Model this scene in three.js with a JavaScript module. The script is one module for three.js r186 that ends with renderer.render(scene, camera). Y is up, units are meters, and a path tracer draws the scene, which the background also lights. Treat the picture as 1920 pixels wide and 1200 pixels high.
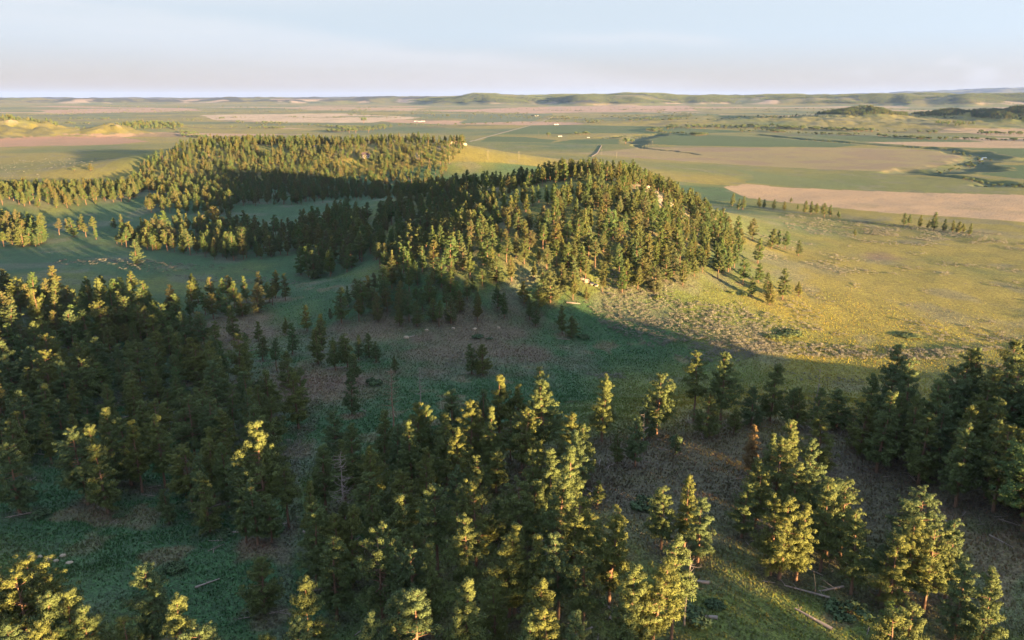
import * as THREE from 'three';
import { mergeGeometries } from 'three/addons/utils/BufferGeometryUtils.js';

// ---------- camera, sky, sun, exposure ----------
const EYE = 100, PITCH = 16.5 * Math.PI / 180, F = 1400;          // F: focal length in pixels of the 1920 px wide photograph
const scene = new THREE.Scene();
const camera = new THREE.PerspectiveCamera(2 * Math.atan(600 / F) * 180 / Math.PI, 1.6, 1, 120000);
camera.position.set(0, EYE, 0);
camera.rotation.set(-PITCH, 0, 0);
scene.add(camera);
const renderer = new THREE.WebGLRenderer({ antialias: true });
renderer.setSize(1024, 640);
renderer.toneMapping = THREE.LinearToneMapping;
renderer.toneMappingExposure = 7.6;
renderer.shadowMap.enabled = true;

const SUN_AZ = 132 * Math.PI / 180, SUN_EL = 4.7 * Math.PI / 180; // azimuth from the view direction, clockwise
const sunDir = new THREE.Vector3(Math.sin(SUN_AZ) * Math.cos(SUN_EL), Math.sin(SUN_EL), -Math.cos(SUN_AZ) * Math.cos(SUN_EL));
const sun = new THREE.DirectionalLight(new THREE.Color(1.0, 0.67, 0.31), 5.0);
sun.position.copy(sunDir).multiplyScalar(3000); sun.target.position.set(0, 0, -400);
sun.castShadow = true; sun.shadow.radius = 1.3; sun.shadow.mapSize.set(4096, 4096);
Object.assign(sun.shadow.camera, { left: -1500, right: 1500, top: 1500, bottom: -1500, near: 10, far: 9000 });
scene.add(sun, sun.target);

// ---------- seeded noise ----------
let seed = 12345;
function rnd() { seed = (seed + 0x6D2B79F5) | 0; let t = Math.imul(seed ^ seed >>> 15, 1 | seed); t = t + Math.imul(t ^ t >>> 7, 61 | t) ^ t; return ((t ^ t >>> 14) >>> 0) / 4294967296; }
const rr = (a, b) => a + (b - a) * rnd();
function hash(ix, iy) { let h = Math.imul(ix, 374761393) + Math.imul(iy, 668265263) | 0; h = Math.imul(h ^ h >>> 13, 1274126177); return ((h ^ h >>> 16) >>> 0) / 4294967296; }
function noise(x, y) {
  const ix = Math.floor(x), iy = Math.floor(y), fx = x - ix, fy = y - iy, u = fx * fx * (3 - 2 * fx), v = fy * fy * (3 - 2 * fy);
  const a = hash(ix, iy), b = hash(ix + 1, iy), c = hash(ix, iy + 1), d = hash(ix + 1, iy + 1);
  return a + (b - a) * u + (c - a + (a - b - c + d) * u) * v;
}
function fbm(x, y, o = 4) { let s = 0, a = 0.5, n = 0; for (let i = 0; i < o; i++) { s += a * noise(x, y); n += a; a *= 0.5; const t = x; x = x * 1.62 + y * 1.18 + 17.3; y = y * 1.62 - t * 1.18 + 5.1; } return s / n; }
const sstep = (a, b, x) => { const t = Math.min(1, Math.max(0, (x - a) / (b - a))); return t * t * (3 - 2 * t); };
const mix = (a, b, t) => a + (b - a) * t;
const mix3 = (a, b, t) => [mix(a[0], b[0], t), mix(a[1], b[1], t), mix(a[2], b[2], t)];

// ---------- sky ----------
{
  const W = 2048, H = 1024, data = new Float32Array(W * H * 4), K = 1 / 7.6;
  for (let r = 0; r < H; r++) {
    const el = ((r + 0.5) / H - 0.5) * Math.PI, e = Math.max(0, el) * 180 / Math.PI;
    for (let c = 0; c < W; c++) {
      const phi = ((c + 0.5) / W - 0.5) * 2 * Math.PI, x = Math.cos(phi) * Math.cos(el), z = Math.sin(phi) * Math.cos(el), y = Math.sin(el);
      const cs = x * sunDir.x + y * sunDir.y + z * sunDir.z;
      let col = mix3([0.69, 0.57, 0.45], [0.67, 0.77, 0.86], sstep(0, 4.5, e));
      col = mix3(col, [0.60, 0.82, 1.14], sstep(6, 28, e));
      col = mix3(col, [0.44, 0.74, 1.25], sstep(22, 80, e));
      col = col.map((v) => v * (1 - 0.2 * Math.exp(-e / 0.5)));
      const glow = Math.pow(Math.max(0, cs * 0.5 + 0.5), 14);
      const low = 1 - sstep(0, 30, e), west = Math.pow(Math.max(0, cs * 0.5 + 0.5), 2.2) * (1 - sstep(25, 80, e)); // the sky brightens towards the setting sun
      col = mix3(col, [1.08, 1.28, 1.5], west * 0.95);
      col = mix3(col, [1.15, 0.92, 0.70], glow * low * 0.7);
      if (e > 0) {                                          // thin high cirrus, streaked by the wind
        const az = Math.atan2(x, -z) * 180 / Math.PI;       // degrees right of the view direction
        const k = 1 / Math.max(0.06, y), px = x * k, pz = z * k;
        const warp = fbm(px * 0.35 + 3, pz * 0.35 + 9, 3) * 2.0;
        let d = fbm(px * 0.22 + pz * 0.05 + warp * 0.6 + 40, pz * 0.42 - px * 0.12 + warp + 7, 5);
        d = sstep(0.42, 0.72, d) * sstep(0.8, 4.5, e);
        const edge = 7.2 - 0.118 * (az + 38) + 1.1 * (fbm(az * 0.16, e * 0.5 + 50, 4) - 0.5); // the long sheet falling to the right
        const sheet = (1 - sstep(edge - 0.5, edge + 0.7, e)) * sstep(edge - 5.5, edge - 0.7, e) * sstep(-70, -34, az) * (1 - sstep(6, 19, az));
        const streak = 0.7 + 0.6 * (fbm(az * 0.12 + e * 0.25, e * 2.6, 4) - 0.5);
        const top = sstep(5.2, 7.2, e) * (1 - sstep(9, 15, e)) * (1 - sstep(-34, 4, az)) * sstep(-80, -45, az) * (0.5 + fbm(az * 0.1 + 4, e * 1.2 + az * 0.05, 4) * 0.7);
        const thin = 0.35 * Math.exp(-Math.pow((e - 4.1 - 0.5 * (fbm(az * 0.2, 3, 3) - 0.5) + (az - 7) * 0.02) / 0.38, 2)) * sstep(-2, 6, az) * (1 - sstep(13, 17.5, az));
        const puff = 0.7 * sstep(0.4, 0.75, fbm(az * 0.55 + 9, e * 1.7 + 2, 4)) * Math.exp(-Math.pow((e - 1.7) / 0.8, 2)) * sstep(22, 27, az) * (1 - sstep(30, 34, az));
        const cl = Math.min(1, Math.max(d * 0.55 * sstep(9, 16, e), sheet * streak * 0.6, top * 0.6, thin, puff));
        col = mix3(col, mix3([0.87, 0.86, 0.90], [0.90, 0.91, 0.94], sstep(1, 7, e)), cl * mix(1, 0.5, sstep(20, 60, e)));
      }
      const i = (r * W + c) * 4;
      data[i] = col[0] * K; data[i + 1] = col[1] * K; data[i + 2] = col[2] * K; data[i + 3] = 1;
    }
  }
  const t = new THREE.DataTexture(data, W, H, THREE.RGBAFormat, THREE.FloatType);
  t.mapping = THREE.EquirectangularReflectionMapping; t.magFilter = t.minFilter = THREE.LinearFilter; t.needsUpdate = true;
  scene.background = t; scene.environment = t;
}
scene.fog = new THREE.FogExp2(new THREE.Color().setRGB(0.29, 0.46, 1.0), 1.6e-5);

// ---------- from the photograph's view lines to places on the land ----------
const CA = Math.cos(PITCH), SA = Math.sin(PITCH);
function ray(px, py) { const dx = (px - 960) / F, dy = (600 - py) / F; return [dx, dy * CA - SA, -(CA + dy * SA)]; }
function at(px, py, y) { const d = ray(px, py), t = (y - EYE) / d[1]; return [d[0] * t, d[2] * t]; }
function toPixel(x, y, z) { const q = y - EYE, f = -z * CA - q * SA, v = q * CA - z * SA; return f > 1 ? [960 + F * x / f, 600 - F * v / f, f] : null; }

// ---------- terrain height: a thin-plate surface through surveyed points, plain and far hills beyond ----------
const survey = [];
const pix = (s) => { for (const [px, py, y] of s) { const [x, z] = at(px, py, y); survey.push([x, z, y]); } };
pix([ // near slope, draw and left forest
  [30, 1190, 27], [300, 1190, 25], [20, 1000, 20], [250, 1000, 18.5], [400, 1100, 21.5], [20, 930, 17], [300, 900, 15.5], [480, 985, 26],
  [545, 1190, 22], [550, 1000, 19], [548, 880, 15], [600, 780, 11.5], [680, 720, 10.5],
  [100, 800, 13], [300, 800, 12], [450, 780, 12.5], [50, 700, 12], [250, 700, 11], [420, 700, 11], [0, 560, 16], [150, 575, 13], [300, 565, 10.5],
  [100, 490, 10], [300, 500, 10], [450, 560, 10.5], [600, 520, 8.5], [560, 610, 10], [640, 640, 10],
  // hollow meadow
  [800, 660, 9], [1000, 660, 8], [900, 710, 9], [1100, 735, 8.5], [1300, 700, 6.5], [1500, 700, 5.5], [700, 690, 10], [1620, 740, 6],
  // spur with the lit crest
  [1085, 802, 25], [1250, 830, 26.5], [1400, 890, 27.5], [1600, 795, 27], [1310, 800, 26], [1480, 800, 26],
  [1000, 900, 26], [800, 900, 22], [650, 900, 18], [1050, 1050, 28], [850, 1050, 26], [650, 1050, 22], [1000, 1190, 29], [700, 1190, 25], [900, 810, 20], [750, 820, 15],
  [1180, 950, 29.5], [1300, 1040, 30.8], [1450, 1110, 30], [1600, 1190, 28.2], [1700, 980, 24], [1800, 1100, 25], [1900, 1190, 25.5], [1350, 920, 27], [1500, 950, 27.5], [1650, 900, 24],
  [1750, 870, 26], [1900, 1000, 29], [1900, 850, 30], [1900, 780, 29],
  // wooded hill
  [720, 590, 13], [850, 600, 12], [1000, 590, 12], [1100, 570, 14], [1250, 560, 16], [1400, 560, 14], [1500, 545, 11],
  [800, 500, 26], [950, 490, 29], [1100, 480, 30.5], [1250, 470, 29], [1350, 450, 22],
  [1080, 330, 53], [1180, 340, 51], [1000, 348, 46], [900, 365, 39], [800, 400, 29], [790, 360, 33], [720, 372, 18], [1000, 420, 38], [1100, 400, 43], [1290, 380, 35], [1370, 400, 20], [1420, 440, 14], [720, 440, 22], [700, 385, 15],
  // meadow on the right
  [1270, 660, 8], [1400, 640, 8], [1600, 640, 6], [1800, 640, 5], [1900, 680, 4.5], [1600, 560, 10], [1800, 520, 6.5], [1700, 450, 6], [1900, 450, 2.5], [1550, 480, 10], [1500, 420, 6], [1600, 420, 3], [1400, 375, 2], [1700, 415, 2], [1900, 420, 0.5],
  // valleys and ridges on the left
  [550, 370, 7], [400, 490, 9], [200, 460, 7], [100, 400, 7], [50, 480, 8.5], [300, 420, 9], [550, 450, 8], [650, 480, 14], [600, 400, 8],
  [100, 372, 15], [230, 367, 13], [350, 375, 11], [420, 385, 9], [0, 378, 15], [300, 345, 6], [100, 338, 5],
  [250, 330, 9], [400, 335, 10], [600, 335, 12], [700, 325, 16], [760, 325, 17], [820, 300, 18], [880, 290, 13],
  [300, 285, 33], [450, 280, 37], [600, 272, 41], [750, 265, 47], [850, 268, 46], [200, 300, 16],
  [50, 320, 9], [150, 300, 5], [200, 285, 2], [50, 290, 3], [600, 258, 0], [1000, 285, 1], [1300, 300, 0], [1600, 330, 0], [1900, 350, 0], [850, 262, 1], [1000, 262, 0],
]);
survey.push([0, -640, 14], [100, -620, 14], [200, -600, 9], [-60, -680, 12], [80, -760, 3], [-250, -1250, 4], [-500, -1250, 4], [-100, -1150, 4],
  // ridge right of and behind the camera
  [28, 8, 34], [55, 0, 39], [80, 25, 41], [108, 10, 40], [95, -45, 24], [142, -20, 25], [185, -8, 28], [205, -35, 36], [0, 40, 38], [-80, 30, 34], [170, -65, 34], [200, -110, 24], [240, -150, 10], [262, -128, 11], [262, -178, 5], [310, -130, 8], [350, -210, 5], [300, -290, 3.5], [200, 80, 42], [0, 130, 40], [-150, 60, 30], [-180, -60, 25],
  [-280, -120, 16], [-260, -220, 14], [-400, -300, 15], [400, 0, 24], [400, 150, 22], [0, 320, 26], [-400, 200, 20], [600, -300, 3], [700, 0, 6], [0, 800, 6], [-700, 0, 8], [-800, -500, 6], [-800, -1000, 5], [900, -700, 0], [800, 600, 4], [-800, 700, 5], [0, -1500, 0], [-900, -1500, 0], [900, -1300, 0]);
const TPS = (() => {
  const n = survey.length, N = n + 3, A = Array.from({ length: N }, () => new Float64Array(N + 1));
  const U = (r2) => r2 > 0 ? 0.5 * r2 * Math.log(r2) : 0, S = 1 / 100;
  for (let i = 0; i < n; i++) {
    const [xi, zi, yi] = survey[i];
    for (let j = 0; j < n; j++) { const dx = (xi - survey[j][0]) * S, dz = (zi - survey[j][1]) * S; A[i][j] = U(dx * dx + dz * dz); }
    A[i][i] += 0.03;
    A[i][n] = A[n][i] = 1; A[i][n + 1] = A[n + 1][i] = xi * S; A[i][n + 2] = A[n + 2][i] = zi * S; A[i][N] = yi;
  }
  for (let c = 0; c < N; c++) {
    let p = c; for (let r = c + 1; r < N; r++) if (Math.abs(A[r][c]) > Math.abs(A[p][c])) p = r;
    [A[c], A[p]] = [A[p], A[c]];
    for (let r = c + 1; r < N; r++) { const k = A[r][c] / A[c][c]; if (k) for (let q = c; q <= N; q++) A[r][q] -= k * A[c][q]; }
  }
  const w = new Float64Array(N);
  for (let r = N - 1; r >= 0; r--) { let s = A[r][N]; for (let q = r + 1; q < N; q++) s -= A[r][q] * w[q]; w[r] = s / A[r][r]; }
  return (x, z) => { x *= S; z *= S; let s = w[n] + w[n + 1] * x + w[n + 2] * z; for (let i = 0; i < n; i++) { const dx = x - survey[i][0] * S, dz = z - survey[i][1] * S, r2 = dx * dx + dz * dz; if (r2 > 0) s += w[i] * 0.5 * r2 * Math.log(r2); } return s; };
})();
// creek: [px, py, half width in metres]
const creek = [[1130, 258, 30], [1235, 252, 34], [1180, 262, 26], [1205, 275, 12], [1240, 283, 6], [1320, 292, 5]].map(([a, b, w]) => [...at(a, b, 0), w]);
const river = [[1430, 253, 22], [1513, 261, 24], [1600, 268, 26], [1690, 274, 26], [1790, 282, 32], [1850, 296, 42], [1900, 302, 34], [1960, 300, 30]].map(([a, b, w]) => [...at(a, b, 0), w]);
const bend = [[1850, 298, 36], [1800, 312, 40], [1740, 322, 30], [1700, 328, 16]].map(([a, b, w]) => [...at(a, b, 0), w]);
const bend2 = [[1760, 327, 14], [1820, 334, 24], [1870, 345, 30], [1960, 350, 34], [2100, 352, 34]].map(([a, b, w]) => [...at(a, b, 0), w]);
function lineDist(line, x, z) { // distance over half width
  let best = 9;
  for (let i = 0; i + 1 < line.length; i++) {
    const [ax, az, aw] = line[i], [bx, bz, bw] = line[i + 1], dx = bx - ax, dz = bz - az, t = Math.min(1, Math.max(0, ((x - ax) * dx + (z - az) * dz) / (dx * dx + dz * dz)));
    const d = Math.hypot(x - ax - dx * t, z - az - dz * t) / mix(aw, bw, t); if (d < best) best = d;
  }
  return best;
}
function creekNear(x, z) {
  const r = Math.hypot(x, z); if (r < 700 || r > 4200 || z > 0) return 9;
  const wx = x + 60 * (fbm(x / 70, z / 70, 3) - 0.5), wz = z + 130 * (fbm(x / 80 + 30, z / 80, 3) - 0.5);
  return Math.min(lineDist(creek, wx, wz), lineDist(river, wx, wz), lineDist(bend, wx, wz), lineDist(bend2, wx, wz));
}
// hills beyond the near land: [px, distance, height, half width across, half depth, sharpness]
const hills = [[10, 2560, 27, 170, 140, 1], [125, 2580, 33, 110, 120, 1], [-140, 2500, 28, 190, 150, 1], [258, 2450, 40, 58, 80, 0.8], [318, 2400, 9, 80, 60, 1], [325, 2900, 26, 120, 130, 1], [40, 3500, 34, 60, 80, 0.8],
  [1480, 3600, 16, 300, 260, 1], [1565, 3700, 46, 150, 170, 1], [1640, 3500, 20, 300, 300, 1], [1715, 3800, 42, 115, 150, 1], [1850, 3650, 52, 150, 180, 1], [1930, 3700, 30, 240, 220, 1], [1420, 3300, 18, 260, 220, 1], [1580, 3100, 14, 300, 160, 1], [1230, 3200, 14, 300, 160, 1], [1330, 4100, 22, 400, 260, 1], [1780, 3000, 14, 260, 150, 1]]
  .map(([px, d, h, w, q, s]) => { const dx = (px - 960) / F, l = Math.hypot(dx, CA); return [dx / l * d, -CA / l * d, h, w, q, s]; });
function farHeight(x, z, r) {
  let h = 0;
  h += sstep(1500, 3200, r) * (7 * (fbm(x / 420, z / 420, 4) - 0.45) + 5 * sstep(2300, 3600, r) * (fbm(x / 150 + 6, z / 150, 3) - 0.5) * (1 - sstep(7000, 9000, r)));
  h += sstep(2600, 9000, r) * 24 * fbm(x / 1500 + 4, z / 1500, 4) + sstep(4500, 9000, r) * 24;
  for (const [cx, cz, a, w, q, s] of hills) {
    const l = Math.hypot(cx, cz), ux = cx / l, uz = cz / l, dx = x - cx, dz = z - cz, u = (dx * -uz + dz * ux) / w, v = (dx * ux + dz * uz) / q, e = u * u + v * v;
    if (e < 12) h += a * Math.exp(-Math.pow(e, s) * 0.8) * (0.86 + 0.5 * (fbm(x / 60, z / 60, 4) - 0.5) - (cx < 0 ? 0.3 : 0.06) * Math.pow(1 - Math.abs(2 * fbm(x / 46 + 11, z / 46, 3) - 1), 5));
  }
  if (r > 6000) { // eroded wooded rim, broken by side valleys
    const az = Math.atan2(x, -z), side = sstep(-0.5, 0.15, az), edge = 8600 + 2600 * (fbm(az * 7 + 20, 1.5, 4) - 0.5) + 2200 * (1 - side);
    const up = sstep(edge - 350, edge + 700, r + 900 * (fbm(x / 900, z / 900, 4) - 0.5));
    h += up * (48 + 50 * side + 50 * (fbm(x / 1300 + 9, z / 1300, 5) - 0.5) + 80 * (fbm(x / 420 + 3, z / 420, 5) - 0.5));
    h += sstep(14000, 26000, r) * 50 * fbm(x / 5000, z / 5000, 4);
    h += sstep(19000, 28000, r) * (1 - sstep(30000, 40000, r)) * sstep(0.28, 0.62, az) * (1 - sstep(0.9, 1.3, az)) * 270 * (0.8 + 0.4 * fbm(az * 9, 2, 4));
  }
  return h;
}
function height(x, z) {
  const r = Math.hypot(x, z);
  let h = 0;
  const k = 1 - sstep(1350, 1900, r);
  if (k > 0) { h = TPS(x, z); if (h < 1) h = 1 - 1.5 * (1 - Math.exp((h - 1) / 1.5)); h = h * k + 1 * (1 - k); }
  if (r > 1350) h += farHeight(x, z, r) * sstep(1350, 2000, r);
  h += 1.6 * (fbm(x / 38, z / 38, 4) - 0.5) * (1 - sstep(600, 1500, r)) + 0.35 * (fbm(x / 6, z / 6, 3) - 0.5) * (1 - sstep(150, 400, r));
  const c = creekNear(x, z); if (c < 1.5) h -= 4.5 * (1 - sstep(0.45, 1.3, c)) * (0.6 + 0.8 * noise(x / 60, z / 60));
  return h;
}
function ground(px, py, raise = 0) { // where the view line meets the land raised by that much
  const d = ray(px, py); let t = 15, p = 0;
  for (; t < 60000; t *= 1.006) { const y = EYE + d[1] * t; if (y < height(d[0] * t, d[2] * t) + raise) break; p = t; }
  for (let i = 0; i < 18; i++) { const m = (p + t) / 2; if (EYE + d[1] * m < height(d[0] * m, d[2] * m) + raise) t = m; else p = m; }
  return [d[0] * t, d[2] * t];
}

// ---------- things, labels, names ----------
const taken = {};
const numbered = (n) => { const k = taken[n] = (taken[n] ?? -1) + 1; return k ? `${n}_${String(k).padStart(3, '0')}` : n; };
function tag(o, label, category, group, kind) { Object.assign(o.userData, { label, category }); if (group) o.userData.group = group; if (kind) o.userData.kind = kind; return o; }
function base(name, x, y, z, turn = 0) { const g = new THREE.Group(); g.name = numbered(name); g.position.set(x, y, z); g.rotation.y = turn; scene.add(g); return g; }
function part(name, geometry, material, parent) { const m = new THREE.Mesh(geometry, material); m.name = name; m.castShadow = m.receiveShadow = true; parent.add(m); return m; }
const lin = (r, g, b) => new THREE.Color().setRGB(r, g, b);
function geo(p, n, c) { const g = new THREE.BufferGeometry(); g.setAttribute('position', new THREE.Float32BufferAttribute(p, 3)); if (n) g.setAttribute('normal', new THREE.Float32BufferAttribute(n, 3)); else g.computeVertexNormals(); if (c) g.setAttribute('color', new THREE.Float32BufferAttribute(c, 3)); return g; }

// ---------- the land: one sheet cut into grassland, fields and creek ----------
const poly = (s, y = 0) => { const p = s.map(([a, b]) => y === 'land' ? ground(a, b) : at(a, b, y)); p.box = [Math.min(...p.map((q) => q[0])), Math.max(...p.map((q) => q[0])), Math.min(...p.map((q) => q[1])), Math.max(...p.map((q) => q[1]))]; return p; };
function inside(p, x, z) { const b = p.box; if (x < b[0] || x > b[1] || z < b[2] || z > b[3]) return false; let k = false; for (let i = 0, j = p.length - 1; i < p.length; j = i++) if ((p[i][1] > z) !== (p[j][1] > z) && x < (p[j][0] - p[i][0]) * (z - p[i][1]) / (p[j][1] - p[i][1]) + p[i][0]) k = !k; return k; }
const TAN = [0.47, 0.325, 0.19], PINK = [0.47, 0.29, 0.19], CROP = [0.042, 0.105, 0.02], RED = [0.38, 0.215, 0.135];
const fields = [
  ['stubble_field', 'wide pale tan field beyond the meadow pines on the right', TAN, [[1330, 349], [1500, 357], [1700, 362], [1960, 368], [1960, 422], [1800, 410], [1640, 399], [1500, 385], [1400, 374]]],
  ['crop_field', 'tapering green strip just behind the wooded hill', [0.12, 0.16, 0.045], [[1150, 313], [1250, 316], [1340, 320], [1500, 335], [1600, 350], [1560, 357], [1400, 350], [1250, 343]]],
  ['crop_field', 'deep green crop field in front of the creek trees', CROP, [[1165, 254], [1290, 252], [1420, 257], [1620, 272], [1560, 277], [1280, 274], [1215, 271]]],
  ['crop_field', 'long green crop field where the far road ends', CROP, [[990, 235.5], [1100, 236], [1280, 240], [1420, 247.5], [1280, 252], [1150, 250], [940, 251]]],
  ['crop_field', 'green crop field beside the rocky tip of the ridge', CROP, [[917, 256], [990, 257], [1043, 263], [1033, 268.5], [900, 266]]],
  ['crop_field', 'small green crop field left of the railway', CROP, [[1068, 262], [1165, 260], [1160, 271.5], [1040, 269.5]]],
  ['crop_field', 'green wedge of crop beyond the river', CROP, [[1527, 255], [1700, 258], [1836, 266], [1613, 265]]],
  ['stubble_field', 'pale pink field beyond the river at the right edge', TAN, [[1617, 266], [1847, 266.5], [1770, 257.5], [1960, 260], [1960, 278], [1747, 276]]],
  ['crop_field', 'green field on the near side of the river glint', CROP, [[1807, 279], [1960, 279], [1960, 312], [1880, 291]]],
  ['crop_field', 'green field inside the river bend', CROP, [[1790, 322], [1867, 320], [1877, 309], [1960, 312], [1960, 340]]],
  ['fallow_field', 'large reddish fallow field below the left hills', RED, [[-60, 242], [0, 243], [100, 247], [200, 256], [283, 265], [200, 272], [0, 275], [-60, 276]]],
  ['stubble_field', 'bright tan strip of stubble behind the wooded mound', [0.58, 0.42, 0.28], [[375, 217], [640, 215.5], [800, 221], [690, 230], [560, 230], [400, 226]]],
  ['stubble_field', 'thin pale strip of stubble on the far plain at the left', PINK, [[60, 204.5], [350, 202], [380, 204.5], [120, 208]]],
  ['fallow_field', 'pink fallow strip under the far rim', PINK, [[767, 204], [1073, 200.5], [1290, 200], [1310, 204.5], [1000, 206.5]]],
  ['crop_field', 'dark green crop on the far plain behind the road', [0.09, 0.14, 0.06], [[730, 208], [1040, 207], [1010, 213], [900, 215]]],
  ['crop_field', 'dark green far crop just above the road bend', [0.09, 0.14, 0.06], [[880, 222], [1030, 217], [1000, 228], [860, 231]]],
  ['fallow_field', 'thin pink strip above the road junction', PINK, [[640, 224], [1000, 229], [1180, 235], [1000, 235], [790, 232]]],
  ['crop_field', 'green strip below the bright stubble', [0.10, 0.15, 0.05], [[480, 232.5], [640, 231], [800, 233], [700, 236], [500, 236]]],
].map(([name, label, color, pts]) => ({ name, label, color, p: poly(pts, Math.min(...pts.map((q) => q[1])) < 210 ? 26 : 0) }));
const dryPatch = poly([[1080, 290], [1200, 277], [1560, 277], [1700, 280], [1800, 288], [1810, 300], [1740, 315], [1690, 322], [1560, 318], [1420, 312], [1180, 300]]);
const palePatches = [[905, 360, 16, 39], [1240, 368, 17, 44], [1215, 352, 9, 48], [862, 268, 9, 46], [780, 282, 9, 40], [830, 272, 7, 45]].map(([a, b, r, y]) => [...at(a, b, y), r]);
const bareSlope = [[620, 720, 24, 12], [900, 625, 34, 12], [430, 610, 26, 12], [700, 610, 20, 13], [1660, 480, 14, 8], [560, 700, 20, 13]].map(([a, b, r, y]) => [...at(a, b, y), r]);
function landColor(x, z, h, f, slopeLit) {
  const r = Math.hypot(x, z);
  const n1 = fbm(x / 55, z / 55, 4), n2 = fbm(x / 9 + 50, z / 9, 3), n3 = fbm(x / 420 + 7, z / 420 + 3, 4), n4 = fbm(x / 150 + 70, z / 150, 4);
  let c;
  if (f) {
    c = f.color.map((v) => v * (0.86 + 0.28 * n4) * (0.93 + 0.14 * n2));
    if (f.name !== 'crop_field') { const drill = 0.94 + 0.12 * noise((x * 0.4 + z) / 5, (x - z * 0.4) / 160); c = c.map((v) => v * drill); c = mix3(c, [0.24, 0.2, 0.09], sstep(0.58, 0.75, n1) * 0.4); }
  } else {
    const lush = [0.05, 0.12, 0.04], mid = [0.14, 0.165, 0.034], dry = [0.255, 0.215, 0.035], sage = [0.17, 0.165, 0.11], soil = [0.26, 0.165, 0.105];
    let wet = 1 - sstep(6, 34, h); const lateral = sstep(-40, 190, x + 0.35 * z + 90);  // the drier meadow lies east of the hollow
    let g = 0.62 * wet * (1 - lateral) + 0.35 + (n1 - 0.5) * 1.1 + (n4 - 0.5) * 0.7 - lateral * 0.22;
    if (r > 900) g = 0.24 + (n3 - 0.5) * 1.8 + (n4 - 0.5) * 0.8;
    c = g > 0.5 ? mix3(mid, lush, sstep(0.5, 0.9, g)) : mix3(dry, mid, sstep(0.05, 0.5, g));
    c = mix3(c, sage, sstep(0.56, 0.72, fbm(x / 24 + 9, z / 24 + 4, 4)) * 0.5);
    c = c.map((v) => v * (0.8 + 0.4 * n2));
    if (inside(dryPatch, x, z)) c = mix3(c, mix3([0.34, 0.255, 0.115], [0.30, 0.2, 0.13], sstep(0.45, 0.6, n1)), 0.75 * sstep(0.3, 0.5, n3 + 0.2));
    if (r > 2300 && r < 8200) { // smaller parcels and strips of the far farmland
      const u = x * 0.96 + z * 0.28, v = z * 0.96 - x * 0.28, iv = Math.floor(v / 330), iu = Math.floor((u + hash(iv, 5) * 900) / (700 + 700 * hash(iv, 9))), k = hash(iu + 40, iv * 3 + 1), open = fbm(x / 1300 + 3, z / 1300 + 8, 3);
      if (k < 0.42 && h < (r < 4500 ? 9 : 46) && open > 0.42) c = mix3(c, (k < 0.14 ? TAN : k < 0.24 ? PINK : k < 0.34 ? [0.08, 0.14, 0.05] : [0.2, 0.19, 0.08]).map((q) => q * (0.85 + 0.3 * n4)), 0.85);
    }
    for (const [bx, bz, br] of palePatches) { const d = Math.hypot(x - bx, z - bz) / br; if (d < 1.6) c = mix3(c, [0.46, 0.35, 0.24], (1 - sstep(0.5, 1.2, d + 0.7 * (n2 - 0.5) + 0.8 * (n1 - 0.5)))); }
    for (const [bx, bz, br] of bareSlope) { const d = Math.hypot(x - bx, z - bz) / br; if (d < 1.8) c = mix3(c, [0.20, 0.13, 0.09], 0.75 * (1 - sstep(0.3, 1.3, d + 1.1 * (n2 - 0.5) + 0.9 * (n1 - 0.5)))); }
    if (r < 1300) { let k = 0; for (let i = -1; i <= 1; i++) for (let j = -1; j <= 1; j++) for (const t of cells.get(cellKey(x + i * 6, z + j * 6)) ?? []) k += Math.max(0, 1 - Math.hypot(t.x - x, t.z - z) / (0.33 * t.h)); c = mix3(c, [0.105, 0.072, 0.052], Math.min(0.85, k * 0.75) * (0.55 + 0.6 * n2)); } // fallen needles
    { const d = Math.hypot((x - spurBare[0]) / 62, (z - spurBare[1]) / 34); if (d < 1.6) c = mix3(c, [0.115, 0.085, 0.065], 0.75 * (1 - sstep(0.45, 1.3, d + 0.8 * (n1 - 0.5) + 0.5 * (n2 - 0.5)))); }
    if (r < 420) c = mix3(c, soil, 0.5 * sstep(0.6, 0.72, n2) * sstep(0.5, 0.62, n1));
    if (r < 320) { const k = lineDist(gullyPath, x + 3 * (n2 - 0.5), z); if (k < 2.4) c = mix3(c, [0.13, 0.115, 0.075], 0.45 * (1 - sstep(0.5, 1.8, k + 0.8 * (n1 - 0.5)))); }
    // pale clay on the steep flanks of the far hills and rim
    if (r > 1500) {
      const e = 12 + r * 0.004, sl = Math.hypot(height(x + e, z) - h, height(x, z + e) - h) / e;
      c = mix3(c, [0.46, 0.35, 0.24], sstep(0.5, 0.7, sl + 0.35 * (n2 - 0.5) + 0.9 * (fbm(x / 30, z / 30 + 70, 3) - 0.55)) * (0.12 + 0.6 * sstep(0.5, 0.62, fbm(x / 70 + 21, z / 70, 3))));
      if (r > 5500) { const w = fbm(x / 420 + 2, z / 420, 5), hh = sstep(48, 72, h + 70 * (w - 0.5)); c = mix3(c, [0.026, 0.036, 0.022], hh * (1 - 0.7 * sstep(0.58, 0.66, w))); c = mix3(c, [0.52, 0.38, 0.27], sstep(0.58, 0.66, fbm(x / 330, z / 330 + 8, 4)) * sstep(40, 58, h) * (1 - sstep(80, 112, h)) * 0.85); }
      if (r > 2300 && r < 6000) c = mix3(c, [0.06, 0.075, 0.04], sstep(0.6, 0.68, fbm(x / 110, z / 110 + 30, 4)) * 0.6);
    }
    const k = creekNear(x, z); if (k < 1.6) c = mix3(c, mix3([0.045, 0.08, 0.035], [0.09, 0.12, 0.045], sstep(0.4, 0.6, n1)), (1 - sstep(0.7, 1.5, k + 0.9 * (n2 - 0.5))) * 0.85);
  }
  return c;
}
const spurBare = at(1500, 900, 27);
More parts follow.
